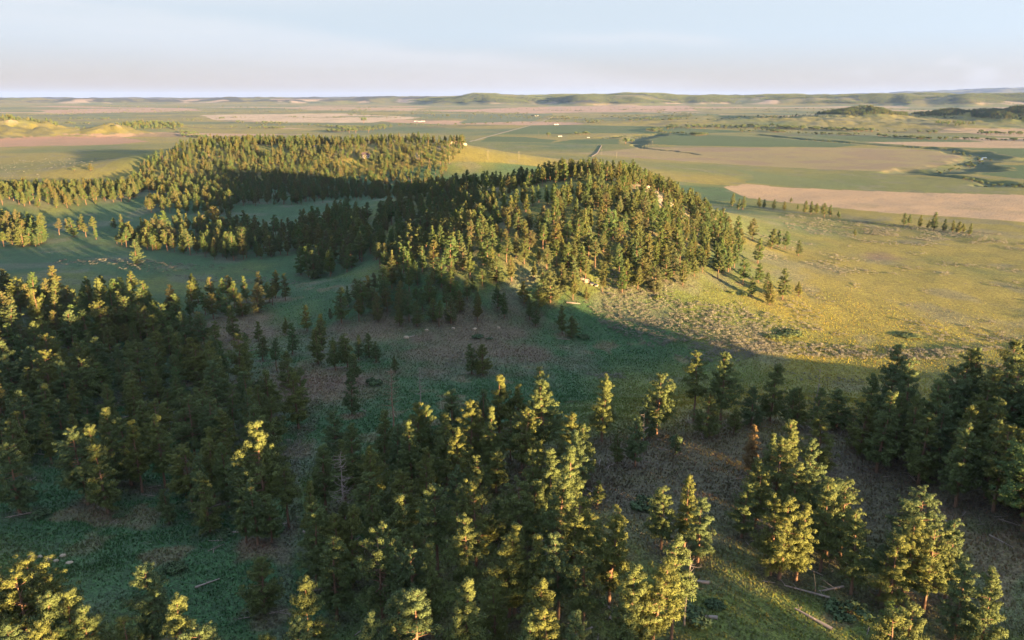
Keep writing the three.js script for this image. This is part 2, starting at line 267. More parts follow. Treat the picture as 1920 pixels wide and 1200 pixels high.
const gullyPath = [[520, 1230, 23], [535, 1100, 21], [548, 1000, 20], [552, 900, 18], [545, 840, 15], [590, 780, 12.5]].map(([a, b, y]) => [...at(a, b, y), 1.3]);
const groundMap = (() => {
  const N = 512, d = new Uint8Array(N * N * 4), b = new Uint8Array(N * N * 4), per = (x, y, p) => { const ix = Math.floor(x), iy = Math.floor(y), fx = x - ix, fy = y - iy, u = fx * fx * (3 - 2 * fx), v = fy * fy * (3 - 2 * fy), H = (i, j) => hash(((i % p) + p) % p, ((j % p) + p) % p + p * 7); return mix(mix(H(ix, iy), H(ix + 1, iy), u), mix(H(ix, iy + 1), H(ix + 1, iy + 1), u), v); };
  for (let y = 0; y < N; y++) for (let x = 0; x < N; x++) {
    const a = per(x / 4, y / 4, 128), e = per(x / 9, y / 9, 57) , f = per(x / 2, y / 2, 256), s = per(x / 22, y / 22, 24);
    const v = 0.38 * a + 0.27 * e + 0.2 * f + 0.15 * s, i = (y * N + x) * 4, k = mix(0.62, 1.0, sstep(0.25, 0.75, v));
    d[i] = 255 * Math.min(1, k * 1.0); d[i + 1] = 255 * Math.min(1, k * (0.97 + 0.05 * e)); d[i + 2] = 255 * Math.min(1, k * (0.92 + 0.12 * a)); d[i + 3] = 255;
    b[i] = b[i + 1] = b[i + 2] = 255 * v; b[i + 3] = 255;
  }
  const mk = (q, srgb) => { const t = new THREE.DataTexture(q, N, N); t.wrapS = t.wrapT = THREE.RepeatWrapping; t.magFilter = THREE.LinearFilter; t.needsUpdate = true; if (srgb) t.colorSpace = THREE.SRGBColorSpace; return t; };
  return { color: mk(d, true), bump: mk(b, false) };
})();
const landMat = new THREE.MeshStandardMaterial({ vertexColors: true, roughness: 1, map: groundMap.color, bumpMap: groundMap.bump, bumpScale: 0.22 });
// ---------- pines ----------
const barkMat = new THREE.MeshStandardMaterial({ color: lin(0.17, 0.095, 0.06), roughness: 0.95 });
const deadMat = new THREE.MeshStandardMaterial({ color: lin(0.27, 0.21, 0.175), roughness: 0.95 });
const redDeadMat = new THREE.MeshStandardMaterial({ color: lin(0.27, 0.15, 0.1), roughness: 0.95 });
const needle = (r, g, b) => new THREE.MeshStandardMaterial({ color: lin(r, g, b), roughness: 0.9, vertexColors: true, side: THREE.DoubleSide });
const needleMats = [needle(0.108, 0.132, 0.036), needle(0.096, 0.127, 0.038), needle(0.116, 0.131, 0.03), needle(0.086, 0.122, 0.044)];
const rustMat = needle(0.19, 0.125, 0.05);
function limb(P, N, a, b, ra, rb, sides = 5) { // open tapered tube from a to b
  const d = new THREE.Vector3().subVectors(b, a).normalize(), u = new THREE.Vector3(Math.abs(d.y) > 0.9 ? 1 : 0, Math.abs(d.y) > 0.9 ? 0 : 1, 0).cross(d).normalize(), w = new THREE.Vector3().crossVectors(d, u);
  const ring = (c, r, k) => { const t = k / sides * 2 * Math.PI, n = u.clone().multiplyScalar(Math.cos(t)).addScaledVector(w, Math.sin(t)); return [c.clone().addScaledVector(n, r), n]; };
  for (let k = 0; k < sides; k++) { const [p0, n0] = ring(a, ra, k), [p1, n1] = ring(a, ra, k + 1), [q0] = ring(b, rb, k), [q1] = ring(b, rb, k + 1); for (const [p, n] of [[p0, n0], [p1, n1], [q0, n0], [p1, n1], [q1, n1], [q0, n0]]) { P.push(p.x, p.y, p.z); N.push(n.x, n.y, n.z); } }
}
function makePine(sd, o) {
  seed = sd; const V = (x, y, z) => new THREE.Vector3(x, y, z);
  const { H = 16, cb = 0.3, p = 0.75, step = 0.42, tris = 88, cs = 1.06, lean = 0.01, per = 7, lod = false } = o, R = o.R * 1.22;
  const tp = [], tn = [], cp = [], cn = [], cc = [];
  const bendA = rr(0, 6.28), axis = (y) => V(Math.cos(bendA) * lean * y * y / H * 3 + 0.1 * Math.sin(y * 0.5), y, Math.sin(bendA) * lean * y * y / H * 3);
  const rad = (y) => 0.015 * H * Math.pow(1 - y / H, 0.8) + 0.02, segs = lod ? 3 : 9;
  for (let i = 0; i < segs; i++) { const a = H * i / segs - (i ? 0 : 1.2), b = H * (i + 1) / segs * (i === segs - 1 ? 0.985 : 1); limb(tp, tn, axis(a), axis(b), rad(Math.max(0, a)) * (i ? 1 : 1.3), rad(b), lod ? 4 : 8); }
  const y0 = H * cb;
  const clump = (c, r, out, tone) => {
    for (let k = 0; k < tris; k++) {
      const z = rr(-0.45, 1), t = rr(0, 6.283), q = Math.sqrt(1 - z * z), d = V(q * Math.cos(t), z, q * Math.sin(t));
      const s = V(rr(-1, 1), rr(-1, 1), rr(-1, 1)).cross(d).normalize(), L = r * rr(0.75, 1.15), w = r * (lod ? rr(0.2, 0.34) : rr(0.07, 0.14)), w2 = w * rr(0.3, 0.7);
      const shell = k % 5 < 3, tw = s.clone().cross(d).multiplyScalar(r * (lod ? 0.62 : rr(0.17, 0.3))), sw = r * (lod ? 0.5 : rr(0.11, 0.21)), ss = s.clone().addScaledVector(d, rr(-0.35, 0.35)), o = c.clone().addScaledVector(d, r * rr(0.6, 0.95)); // needle sprays lie on the tuft's outside, single needles stand out
      const a = shell ? o.clone().addScaledVector(ss, sw) : c.clone().addScaledVector(d, r * 0.3), e = shell ? o.clone().addScaledVector(ss, -sw) : c.clone().addScaledVector(d, L).addScaledVector(s, w), f = shell ? o.clone().add(tw) : c.clone().addScaledVector(d, L * rr(0.8, 1)).addScaledVector(s, -w2);
      const n = d.clone().multiplyScalar(1).addScaledVector(out, shell ? 0.3 : 0.6).normalize(), tt = tone * rr(0.85, 1.18);
      for (const v of [a, e, f]) { cp.push(v.x, v.y, v.z); cn.push(n.x, n.y, n.z); cc.push(tt * 1.02, tt, tt * 0.95); }
    }
  };
  const sectors = Array.from({ length: 7 }, () => rr(0.7, 1.18));
  for (let y = y0 + 0.2; y < H * 0.985; y += step * rr(0.6, 1.35)) {
    const u = (y - y0) / (H - y0), prof = u < 0.22 ? mix(0.55, 1, u / 0.22) : Math.pow((1 - u) / 0.78, p) * 0.93 + 0.07;
    const nb = Math.max(2, Math.round(rr(2.6, 5.2) * (0.55 + 0.45 * prof)));
    for (let b = 0; b < nb; b++) {
      if (rnd() < 0.1) continue;
      const az = rr(0, 6.283), L = R * prof * rr(0.6, 1.12) * sectors[Math.floor(az / 6.284 * 7)], rise = mix(-0.12, 0.62, u * u) + rr(-0.12, 0.16), s = axis(y);
      const tip = s.clone().add(V(Math.cos(az) * L, L * rise + 0.12 * L, Math.sin(az) * L)), midp = s.clone().lerp(tip, 0.55).add(V(0, -0.06 * L, 0)), out = V(Math.cos(az), 0.35, Math.sin(az)).normalize();
      if (!lod) { limb(tp, tn, s, midp, 0.045 + 0.01 * L, 0.03, 3); limb(tp, tn, midp, tip, 0.03, 0.012, 3); }
      const n = Math.max(1, Math.round(per * (0.35 + 0.65 * L / R))), tone = rr(0.78, 1.2);
      for (let k = 0; k < n; k++) { const t = n === 1 ? 1 : mix(0.42, 1, k / (n - 1)) + rr(-0.07, 0.05), c = (t < 0.55 ? s.clone().lerp(midp, t / 0.55) : midp.clone().lerp(tip, (t - 0.55) / 0.45)).add(V(rr(-0.3, 0.3), rr(-0.12, 0.28), rr(-0.3, 0.3)).multiplyScalar(0.35 + 0.35 * L)); clump(c, cs * rr(0.34, 0.6) * (0.72 + 0.28 * prof), out, tone); }
    }
  }
  clump(axis(H * 0.985), 0.4 * cs, V(0, 1, 0), 1.1);
  if (!lod) for (let k = 0; k < 10; k++) { const y = rr(y0 * 0.35, y0 * 1.05), az = rr(0, 6.283), L = rr(0.5, 1.7), s = axis(y); limb(tp, tn, s, s.clone().add(V(Math.cos(az) * L, rr(-0.3, 0.1) * L, Math.sin(az) * L)), 0.03, 0.008, 3); }
  return { trunk: geo(tp, tn), crown: geo(cp, cn, cc), H };
}
const forms = [ // tall, full, narrow, round, slim young, ragged
  { H: 16, cb: 0.24, R: 2.7, p: 0.72 }, { H: 15, cb: 0.08, R: 3.1, p: 0.8 }, { H: 16, cb: 0.16, R: 2.1, p: 0.75 }, { H: 16, cb: 0.24, R: 3.3, p: 0.55 },
  { H: 13, cb: 0.1, R: 2.3, p: 0.8 }, { H: 17, cb: 0.34, R: 2.8, p: 0.6, step: 0.55, lean: 0.03 }, { H: 15, cb: 0.12, R: 2.9, p: 0.66, step: 0.46 }, { H: 16, cb: 0.18, R: 2.5, p: 0.62, lean: 0.02 },
  { H: 14, cb: 0.05, R: 3.5, p: 0.8 }, { H: 16, cb: 0.4, R: 2.9, p: 0.5 }];
const pines = forms.map((f, i) => makePine(1000 + i * 77, f));
const farPines = forms.map((f, i) => makePine(5000 + i * 31, { ...f, step: 0.8, tris: 13, cs: 2.0, per: 3, lod: true, R: f.R * 1.34, cb: f.cb * 0.8, p: f.p * 1.35 }));
const tinyPines = [0, 1, 3].map((i) => makePine(7000 + i, { ...forms[i], step: 2.2, tris: 6, cs: 2.6, per: 1, lod: true }));

const stands = [];  // every pine: {x,z,y,h,form,turn,stand,mat}
const cells = new Map(), cellKey = (x, z) => Math.floor(x / 6) * 100003 + Math.floor(z / 6);
function roomy(x, z, gap) { for (let i = -1; i <= 1; i++) for (let j = -1; j <= 1; j++) for (const t of cells.get(cellKey(x + i * 6, z + j * 6)) ?? []) if (Math.hypot(t.x - x, t.z - z) < gap) return false; return true; }
function plant(x, z, h, stand, form, extra = {}) {
  const t = { x, z, y: height(x, z), h, stand, form: form ?? Math.floor(rr(0, forms.length)), turn: rr(0, 6.283), ...extra }; stands.push(t);
  const k = cellKey(x, z); if (!cells.has(k)) cells.set(k, []); cells.get(k).push(t); return t;
}
seed = 777;
// single pines read off the photograph: [top x, top y, height, form]
function tops(stand, list) { for (const [px, py, h, form, extra] of list) { const [x, z] = ground(px, py, h); if (stand === 'cluster' && x > 30 && Math.abs(0.669 * x - 0.743 * z - 95) < 3.2) continue; plant(x, z, h, stand, form, extra); } }
tops('corner', [[45, 1053, 15, 3], [75, 1112, 15, 1], [112, 1118, 14, 6], [150, 1140, 13, 8], [266, 1063, 15, 0], [322, 1118, 15, 6], [372, 1168, 13, 3], [230, 1155, 12, 4], [5, 1172, 14, 1], [25, 1085, 15, 3], [-20, 1060, 15, 1], [-35, 1120, 14, 1], [75, 1165, 14, 1], [120, 1180, 12, 6]]);
tops('open', [[486, 1048, 9.5, 8], [572, 1082, 15, 1], [499, 1192, 12, 1], [560, 1165, 13, 1]]);
tops('golden', [[483, 790, 22, 0], [531, 875, 13, 9], [470, 900, 13, 2], [450, 915, 11, 4], [380, 883, 13, 1], [345, 835, 14, 3], [388, 823, 15, 0], [417, 830, 15, 2], [440, 870, 12, 6], [308, 915, 8, 4], [505, 740, 15, 1], [365, 860, 13, 6], [500, 925, 10, 4]]);
tops('slope', [[197, 768, 18.2, 1], [226, 780, 17.1, 1], [160, 800, 17.1, 6], [140, 808, 17.1, 3], [246, 790, 17.1, 0], [180, 830, 16.0, 1], [290, 775, 18.2, 0], [352, 748, 17.1, 3], [390, 752, 17.1, 3], [420, 770, 16.0, 1], [470, 760, 17.1, 1], [10, 830, 16.0, 1], [550, 695, 17.1, 6]]);
tops('centre', [[655, 795, 15, 1], [692, 838, 15, 2], [780, 757, 17, 0], [765, 790, 16, 2], [800, 760, 16, 0], [850, 733, 17, 0], [880, 750, 17, 1], [936, 702, 16, 4], [1020, 690, 15, 5], [1016, 714, 18, 0], [986, 765, 16, 0], [1040, 848, 16, 2], [1070, 838, 16, 2], [920, 764, 16, 2], [860, 800, 16, 0], [622, 775, 15, 6], [760, 880, 15, 1], [890, 904, 16, 3], [815, 915, 16, 9], [710, 993, 16, 3], [970, 905, 14, 3], [1000, 900, 13, 4], [1085, 924, 16, 3], [1150, 948, 16, 7], [965, 985, 15, 2], [870, 1080, 15, 2], [775, 1105, 15, 1], [805, 1025, 15, 2], [772, 1028, 14, 3], [650, 950, 15, 1], [582, 953, 15, 7], [625, 960, 14, 1], [955, 1000, 14, 0], [1010, 1000, 14, 2], [1050, 990, 15, 5], [1100, 1035, 14, 5], [1190, 1068, 15, 0], [1232, 1043, 16, 5], [1272, 1020, 16, 9], [1030, 1140, 14, 1], [1082, 1150, 13, 1], [990, 1150, 13, 2], [690, 1135, 14, 1], [745, 1100, 14, 1], [600, 835, 15, 0], [640, 825, 14, 2], [716, 770, 14, 6], [835, 775, 16, 2], [905, 730, 14, 4], [970, 720, 13, 4]]);
tops('lone_spur', [[1133, 703, 16, 7], [1195, 783, 11, 4], [1238, 705, 14.5, 3], [1215, 745, 10, 8], [1310, 665, 17, 5], [1362, 662, 18, 0], [1330, 735, 11, 8], [1415, 725, 10, 8], [1455, 680, 15, 1], [1490, 728, 10, 8], [1503, 730, 10, 6], [1537, 728, 11, 6], [1577, 732, 9.5, 8], [1380, 762, 7, 4], [1268, 812, 5, 4], [1122, 902, 5, 4], [1160, 812, 7, 4]]);
tops('cluster', [[1247, 913, 11.3, 7], [1292, 893, 13.1, 2], [1318, 935, 11.3, 6], [1362, 993, 8.7, 4], [1412, 798, 11.3, 2, { rust: true }], [1450, 813, 11.3, 2], [1480, 785, 13.1, 0], [1548, 774, 13.9, 1], [1530, 825, 13.9, 0], [1427, 878, 11.3, 3], [1462, 928, 13.9, 1], [1478, 935, 13.9, 0], [1568, 903, 13.9, 3], [1595, 908, 13.9, 3], [1618, 963, 13.9, 7], [1510, 948, 13.1, 2], [1742, 920, 14.8, 3], [1718, 968, 14.8, 0], [1690, 1005, 13.1, 6], [1800, 975, 13.9, 7], [1870, 1070, 13.9, 1], [1815, 1065, 12.2, 6], [1665, 1095, 12.2, 3], [1715, 1080, 13.1, 1], [1780, 1130, 12.2, 1], [1400, 905, 10.4, 6], [1760, 990, 13.9, 3], [1670, 990, 12.2, 5]]);
tops('ridge', [[1680, 648, 20, 6], [1640, 700, 15, 1], [1728, 737, 17, 2], [1765, 713, 18, 0], [1817, 655, 18, 6], [1842, 652, 18, 2], [1893, 638, 20, 3], [1912, 690, 18, 3], [1822, 762, 17, 0], [1895, 800, 17, 9], [1790, 690, 17, 3], [1745, 770, 16, 1], [1692, 740, 15, 1], [1872, 745, 17, 6], [1625, 755, 12, 8], [1860, 690, 18, 1]]);
tops('meadow', [[884, 645, 11, 6], [905, 647, 11, 8], [1055, 573, 12, 6], [1072, 592, 9, 8], [481, 603, 8, 4], [740, 667, 6, 4], [578, 457, 15, 8], [250, 450, 14, 8], [432, 573, 14, 1], [572, 572, 11, 6], [534, 596, 7, 4], [600, 590, 9, 6], [636, 540, 15, 6], [655, 700, 13, 1], [560, 690, 14, 6], [703, 640, 8, 4], [670, 630, 9, 6], [625, 632, 12, 7], [648, 625, 13, 7], [690, 625, 9, 1], [1005, 568, 10, 6], [765, 545, 13, 3], [650, 362, 9, 8], [168, 306, 9, 8]]);
tops('row', [[1425, 370, 9, 1], [1433, 374, 8, 6], [1452, 374, 9, 6], [1472, 377, 8, 1], [1497, 383, 5, 4, { rust: true }], [1512, 376, 11, 1], [1523, 378, 11, 6], [1532, 381, 9, 1], [1548, 381, 12, 3], [1559, 384, 10, 6], [1574, 395, 6, 4], [1375, 362, 12, 1], [1395, 368, 12, 6], [1386, 372, 10, 1]]);
tops('copse', [[1698, 399, 10, 1], [1707, 402, 8, 6], [1727, 403, 10, 6], [1742, 412, 7, 4], [1756, 398, 14, 6], [1774, 410, 10, 1], [1790, 413, 9, 6], [1800, 415, 9, 1], [1808, 419, 7, 4], [1821, 419, 9, 6], [1605, 429, 5, 4]]);
tops('flank', [[1450, 428, 12, 1], [1460, 432, 10, 6], [1475, 434, 11, 3], [1500, 451, 9, 6], [1414, 411, 13, 3], [1385, 405, 14, 6], [1390, 428, 12, 1], [1425, 448, 13, 6], [1397, 486, 12, 3], [1425, 495, 9, 6], [1443, 510, 11, 1], [1473, 505, 14, 6], [1500, 528, 7, 4], [1447, 530, 10, 1], [1412, 520, 9, 6], [1484, 370, 5, 4]]);
// the rest of each stand
function fill(stand, pts, y, gap, hLo, hHi, thin = 0, holes = []) {
  const p = poly(pts, y ?? 'land'), [x0, x1, z0, z1] = p.box, n = Math.floor((x1 - x0) * (z1 - z0) / (gap * gap) * 2.2);
  for (let i = 0; i < n; i++) {
    const x = rr(x0, x1), z = rr(z0, z1); if (!inside(p, x, z)) continue;
    const k = fbm(x / 22 + 3, z / 22 + 8, 3); if (k < thin || ((stand === 'cluster' || stand === 'centre') && x > 16 && Math.abs(0.669 * x - 0.743 * z - 95) < 5)) continue; // the open grass strip along the spur
    if (holes.some(([hx, hz, r]) => Math.hypot(x - hx, z - hz) < r * (0.7 + 0.6 * k)) || !roomy(x, z, gap * mix(1.25, 0.8, k))) continue;
    const pick = rnd(); plant(x, z, mix(hLo, hHi, Math.sqrt(rnd())) * (0.85 + 0.3 * k) * (pick < 0.14 ? rr(0.45, 0.75) : pick > 0.93 ? 1.18 : 1), stand);
  }
}
const hole = (px, py, y, r) => [...at(px, py, y), r];
fill('centre', [[580, 1300], [585, 1000], [640, 910], [720, 870], [850, 840], [1000, 860], [1080, 890], [1110, 990], [1170, 1080], [1150, 1195], [1120, 1350]], 25, 5.3, 8, 15, 0.24);
fill('cluster', [[1400, 940], [1500, 915], [1560, 930], [1600, 1000], [1660, 1100], [1850, 1180], [1980, 1350], [1650, 1350], [1570, 1130], [1440, 1045]], 29, 5.6, 8, 13.5, 0.25);
fill('ridge', [[1600, 830], [1680, 810], [1800, 800], [1920, 790], [2250, 800], [2300, 1080], [1960, 1050], [1870, 1000], [1760, 910], [1650, 870]], 28, 4.8, 12, 18, 0.15);
fill('slope', [[0, 560], [180, 580], [330, 590], [390, 640], [440, 700], [520, 790], [500, 850], [400, 870], [520, 950], [400, 975], [330, 900], [270, 860], [100, 925], [-60, 940], [-250, 720], [-150, 560]], 12, 5.2, 8, 16.5, 0.22, [hole(250, 690, 11, 11), hole(280, 830, 13, 8)]);
fill('slope', [[150, 575], [420, 590], [540, 560], [520, 535], [430, 548], [200, 560]], 13, 6, 8, 14, 0.3);
fill('scatter', [[420, 640], [500, 640], [620, 660], [720, 690], [700, 720], [560, 740], [480, 720]], null, 11, 5, 12, 0.35);
fill('hill', [[610, 600], [760, 615], [960, 612], [1020, 588], [1080, 562], [1250, 552], [1350, 530], [1390, 500], [1370, 430], [1320, 420], [1000, 430], [760, 440], [690, 470], [720, 530], [640, 580]], null, 4.9, 7.5, 12.5, 0.27);
fill('hill', [[690, 430], [760, 450], [1000, 450], [1360, 440], [1385, 410], [1340, 385], [1260, 360], [1190, 343], [1080, 330], [960, 343], [900, 352], [850, 372], [780, 392], [710, 412]], 38, 5.0, 7.5, 12, 0.24, [hole(905, 362, 39, 22), hole(1000, 415, 38, 16), hole(1030, 372, 44, 20), hole(1085, 415, 42, 14), hole(1235, 368, 44, 13), hole(960, 385, 40, 14)]);
for (let i = 0; i < 150; i++) { const x = rr(-70, 190), z = rr(-560, -480); if (roomy(x, z, 6) && height(x, z) > 30) plant(x, z, rr(7, 11), 'hill'); }
fill('hill', [[860, 425], [900, 455], [1000, 465], [1200, 460], [1220, 400], [1100, 385], [1000, 395], [900, 400]], null, 5.2, 7.5, 12, 0.27, [hole(1000, 415, 38, 10), hole(1085, 415, 42, 9)]);
fill('hill', [[695, 425], [710, 395], [770, 358], [870, 345], [900, 365], [800, 402]], 29, 5.0, 7, 12, 0.22, [hole(905, 362, 39, 22)]);
fill('band', [[200, 455], [300, 470], [420, 490], [560, 482], [660, 500], [700, 440], [640, 425], [500, 435], [400, 415], [280, 432]], 8.5, 5.3, 8, 14.5, 0.32);
fill('band', [[540, 503], [640, 522], [722, 502], [705, 468], [600, 482]], 12, 6.2, 11, 16, 0.22);
fill('band', [[-60, 460], [80, 462], [85, 435], [40, 420], [-60, 415]], 8, 5.5, 9, 14, 0.2);
fill('band', [[85, 440], [250, 455], [240, 430], [130, 425]], 7.5, 13, 7, 13, 0.2);
fill('band', [[270, 395], [440, 400], [430, 378], [300, 372]], 10, 6.5, 8, 13, 0.25);
fill('second_ridge', [[-80, 390], [120, 385], [250, 376], [270, 362], [240, 352], [100, 352], [-80, 355]], 12, 5.8, 8, 13, 0.2);
fill('far_ridge', [[215, 320], [300, 335], [450, 345], [600, 340], [700, 330], [740, 310], [790, 290], [860, 276], [850, 268], [760, 264], [600, 271], [400, 285], [250, 300]], 28, 6.3, 7.5, 13, 0.33, [hole(684, 296, 30, 16), hole(690, 302, 30, 14), hole(780, 285, 38, 16)]);
fill('far_ridge', [[520, 296], [700, 312], [780, 296], [872, 275], [862, 266], [760, 261], [600, 269], [480, 282]], 43, 6.6, 7.5, 11.5, 0.28, [hole(684, 290, 38, 14), hole(684, 296, 36, 14), hole(684, 302, 34, 14)]);
fill('far_ridge', [[370, 350], [500, 350], [680, 345], [650, 325], [500, 330]], 10, 8, 9, 13, 0.3);
// pines on the ridge right of and behind the camera, which shade the near slopes
for (let i = 0; i < 900; i++) { const x = rr(40, 330), z = rr(-160, 60), d = Math.hypot(x, z), p = toPixel(x, height(x, z) + 12, z); if ((p && p[0] > -50 && p[0] < 2250 && p[1] < 1290) || d < 42 || fbm(x / 30 + 60, z / 30, 3) < 0.42 || !roomy(x, z, 5.4) || 0.669 * x - 0.743 * z > 231 || Math.abs(0.669 * x - 0.743 * z - 61.5) < 3.8 || Math.abs(0.669 * x - 0.743 * z - 95) < 7) continue; plant(x, z, rr(9, 13), 'beside'); }

// ---------- the land sheet ----------
{
  const rings = [0.5]; for (let r = 4; r < 46000;) { rings.push(r); r += r < 40 ? 2 : Math.max(0.85, r * (r < 3000 ? 0.0068 : 0.0085)); }
  const angs = []; for (let a = -41; a <= 41.001; a += 0.13) angs.push(a); for (let a = 44; a < 318; a += 3.5) angs.push(a);
  angs.push(319 - 0.0001);
  const NA = angs.length, NR = rings.length, pos = new Float32Array(NA * NR * 3), col = new Float32Array(NA * NR * 3), uv = new Float32Array(NA * NR * 2), own = new Int16Array(NA * NR);
  for (let i = 0, k = 0; i < NR; i++) for (let j = 0; j < NA; j++, k++) {
    const a = angs[j] * Math.PI / 180, x = Math.sin(a) * rings[i], z = -Math.cos(a) * rings[i], h = height(x, z);
    let f = -1; if (rings[i] > 500 && z < 0) { const q = rings[i] * 0.006, wx = x + q * (noise(x / 40, z / 40) - 0.5), wz = z + 3 * q * (noise(x / 90 + 5, z / 90) - 0.5); if (creekNear(x, z) > 1.4) if (h < 4.5 || rings[i] > 4500) f = fields.findIndex((e) => inside(e.p, wx, wz)); if (f < 0 && creekNear(x, z) < 0.9) f = 99; }
    own[k] = f;
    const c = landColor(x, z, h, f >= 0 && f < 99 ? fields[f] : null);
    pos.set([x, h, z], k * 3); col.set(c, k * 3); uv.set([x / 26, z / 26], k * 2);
  }
  const all = new THREE.BufferGeometry(); all.setAttribute('position', new THREE.BufferAttribute(pos, 3));
  const lists = new Map(), full = [];
  for (let i = 0; i + 1 < NR; i++) for (let j = 0; j < NA; j++) {
    const j2 = (j + 1) % NA, a = i * NA + j, b = i * NA + j2, c = a + NA, d = b + NA, t = [a, c, b, b, c, d];
    const f = own[a]; if (!lists.has(f)) lists.set(f, []); lists.get(f).push(...t); for (const q of t) full.push(q);
  }
  all.setIndex(full); all.computeVertexNormals(); const nor = all.attributes.normal.array;
  for (const [f, idx] of [...lists].sort((p, q) => p[0] - q[0])) {
    const map = new Map(), P = [], Nn = [], C = [], T = [], I = [];
    for (const v of idx) { let k = map.get(v); if (k === undefined) { k = map.size; map.set(v, k); P.push(pos[v * 3], pos[v * 3 + 1], pos[v * 3 + 2]); Nn.push(nor[v * 3], nor[v * 3 + 1], nor[v * 3 + 2]); C.push(col[v * 3], col[v * 3 + 1], col[v * 3 + 2]); T.push(uv[v * 2], uv[v * 2 + 1]); } I.push(k); }
    const g = geo(P, Nn, C); g.setAttribute('uv', new THREE.Float32BufferAttribute(T, 2)); g.setIndex(I);
    const m = new THREE.Mesh(g, landMat); m.receiveShadow = m.castShadow = true;
    m.name = numbered(f < 0 ? 'grassland' : f === 99 ? 'creek_bed' : fields[f].name);
    tag(m, f < 0 ? 'open rolling grassland of hills, hollows and plain' : f === 99 ? 'dark winding creek channels cut into the plain' : fields[f].label, f < 0 ? 'grassland' : f === 99 ? 'creek' : 'field', null, 'structure');
    scene.add(m);
  }
}

// the 300 that show largest stand alone, the rest is forest
for (const t of stands) { const a = toPixel(t.x, t.y + t.h * 0.9, t.z), b = toPixel(t.x, t.y + t.h * 0.5, t.z); t.px = a; t.size = a && a[0] > 2 && a[0] < 1918 && a[1] > 0 && a[1] < 1195 ? t.h / a[2] : 0; }
const hand = new Set(['meadow', 'row', 'copse', 'lone_spur']);
const order = [...stands].sort((p, q) => (q.size * (hand.has(q.stand) ? 5 : 1)) - (p.size * (hand.has(p.stand) ? 5 : 1)));
order.slice(0, 298).forEach((t) => { if (t.size) t.alone = true; });
const PHRASE = {
  corner: ['tall pine with sunlit crown in the bottom left corner', 'pines in the bottom corner'], open: ['pine standing by itself on the shaded grass below the centre stand', 'pines on the open shaded grass'],
  golden: ['pine around the golden sunlit one beside the dark gully', 'pines beside the gully'], slope: ['shaded pine in the left slope wood', 'pines of the left slope'],
  centre: ['pine of the middle foreground stand', 'pines of the middle foreground stand'], lone_spur: ['pine on the crest of the grassy spur before the hollow', 'pines along the spur crest'],
  cluster: ['pine right of the lit grass strip', 'pines right of the lit grass strip'], ridge: ['tall pine on the right edge ridge', 'pines of the right ridge'],
  meadow: ['single pine on open meadow ground', 'single meadow pines'], row: ['small pine in the row along the tan field edge', 'pines along the tan field'], copse: ['small pine in the far copse on the right meadow', 'pines of the far copse'],
  flank: ['pine on the open right flank of the wooded hill', 'pines on the hill flank'], hill: ['sunlit pine of the wood on the big hill', 'pines of the big hill'], scatter: ['scattered pine on the bare shaded slope', 'pines on the bare slope'],
  band: ['pine of the dark wood left of the big hill', 'pines of the dark wood'], second_ridge: ['pine of the low ridge at the left edge', 'pines of the low ridge'], far_ridge: ['pine of the far wooded ridge', 'pines of the far ridge'], beside: ['pine beside the camera ridge', 'pines of the near ridge'],
};
const ORD = ['first', 'second', 'third', 'fourth', 'fifth', 'sixth', 'seventh', 'eighth', 'ninth', 'tenth', 'eleventh', 'twelfth', 'thirteenth', 'fourteenth', 'fifteenth', 'sixteenth', 'seventeenth', 'eighteenth', 'nineteenth', 'twentieth'];
const byStand = {};
for (const t of stands) if (t.alone) (byStand[t.stand] ??= []).push(t);
for (const [s, list] of Object.entries(byStand)) {
  list.sort((a, b) => a.px[0] - b.px[0]);
  const rows = list.length > 20 ? 6 : 1, sorted = [...list].sort((a, b) => b.px[1] - a.px[1]), ROW = ['nearest', 'second nearest', 'third nearest', 'third farthest', 'second farthest', 'farthest'];
  sorted.forEach((t, i) => { t.row = Math.floor(i / (list.length / rows)); });
  const count = {};
  for (const t of list) {
    const k = count[t.row] = (count[t.row] ?? 0) + 1, [label, group] = PHRASE[s], where = k <= 20 ? `${ORD[k - 1]} from the left` : 'towards the right end';
    const g = base('pine_tree', t.x, t.y, t.z, t.turn), q = pines[t.form], m = t.rust ? rustMat : needleMats[Math.floor(t.turn * 7) % 4];
    { const wd = t.h / q.H * (0.88 + 0.34 * ((t.turn * 3) % 1)); g.scale.set(wd, t.h / q.H, wd); g.rotation.x = 0.04 * Math.sin(t.turn * 9); g.rotation.z = 0.04 * Math.cos(t.turn * 13); } if (t.h < 10) g.scale.multiply(new THREE.Vector3(1.15, 1, 1.15));
    part('trunk', q.trunk, barkMat, g); part('crown', q.crown, m, g);
    tag(g, rows === 1 ? `${label}, ${where}` : `${label}, ${ROW[t.row]} row, ${k <= 20 ? ORD[k - 1] : 'last'} from left`.split(' ').slice(0, 16).join(' '), 'pine', group);
    if (t.rust) g.userData.label = s === 'row' ? 'small rusty brown pine in the row along the tan field' : 'pine with a rusty dying top above the lit grass strip';
  }
}
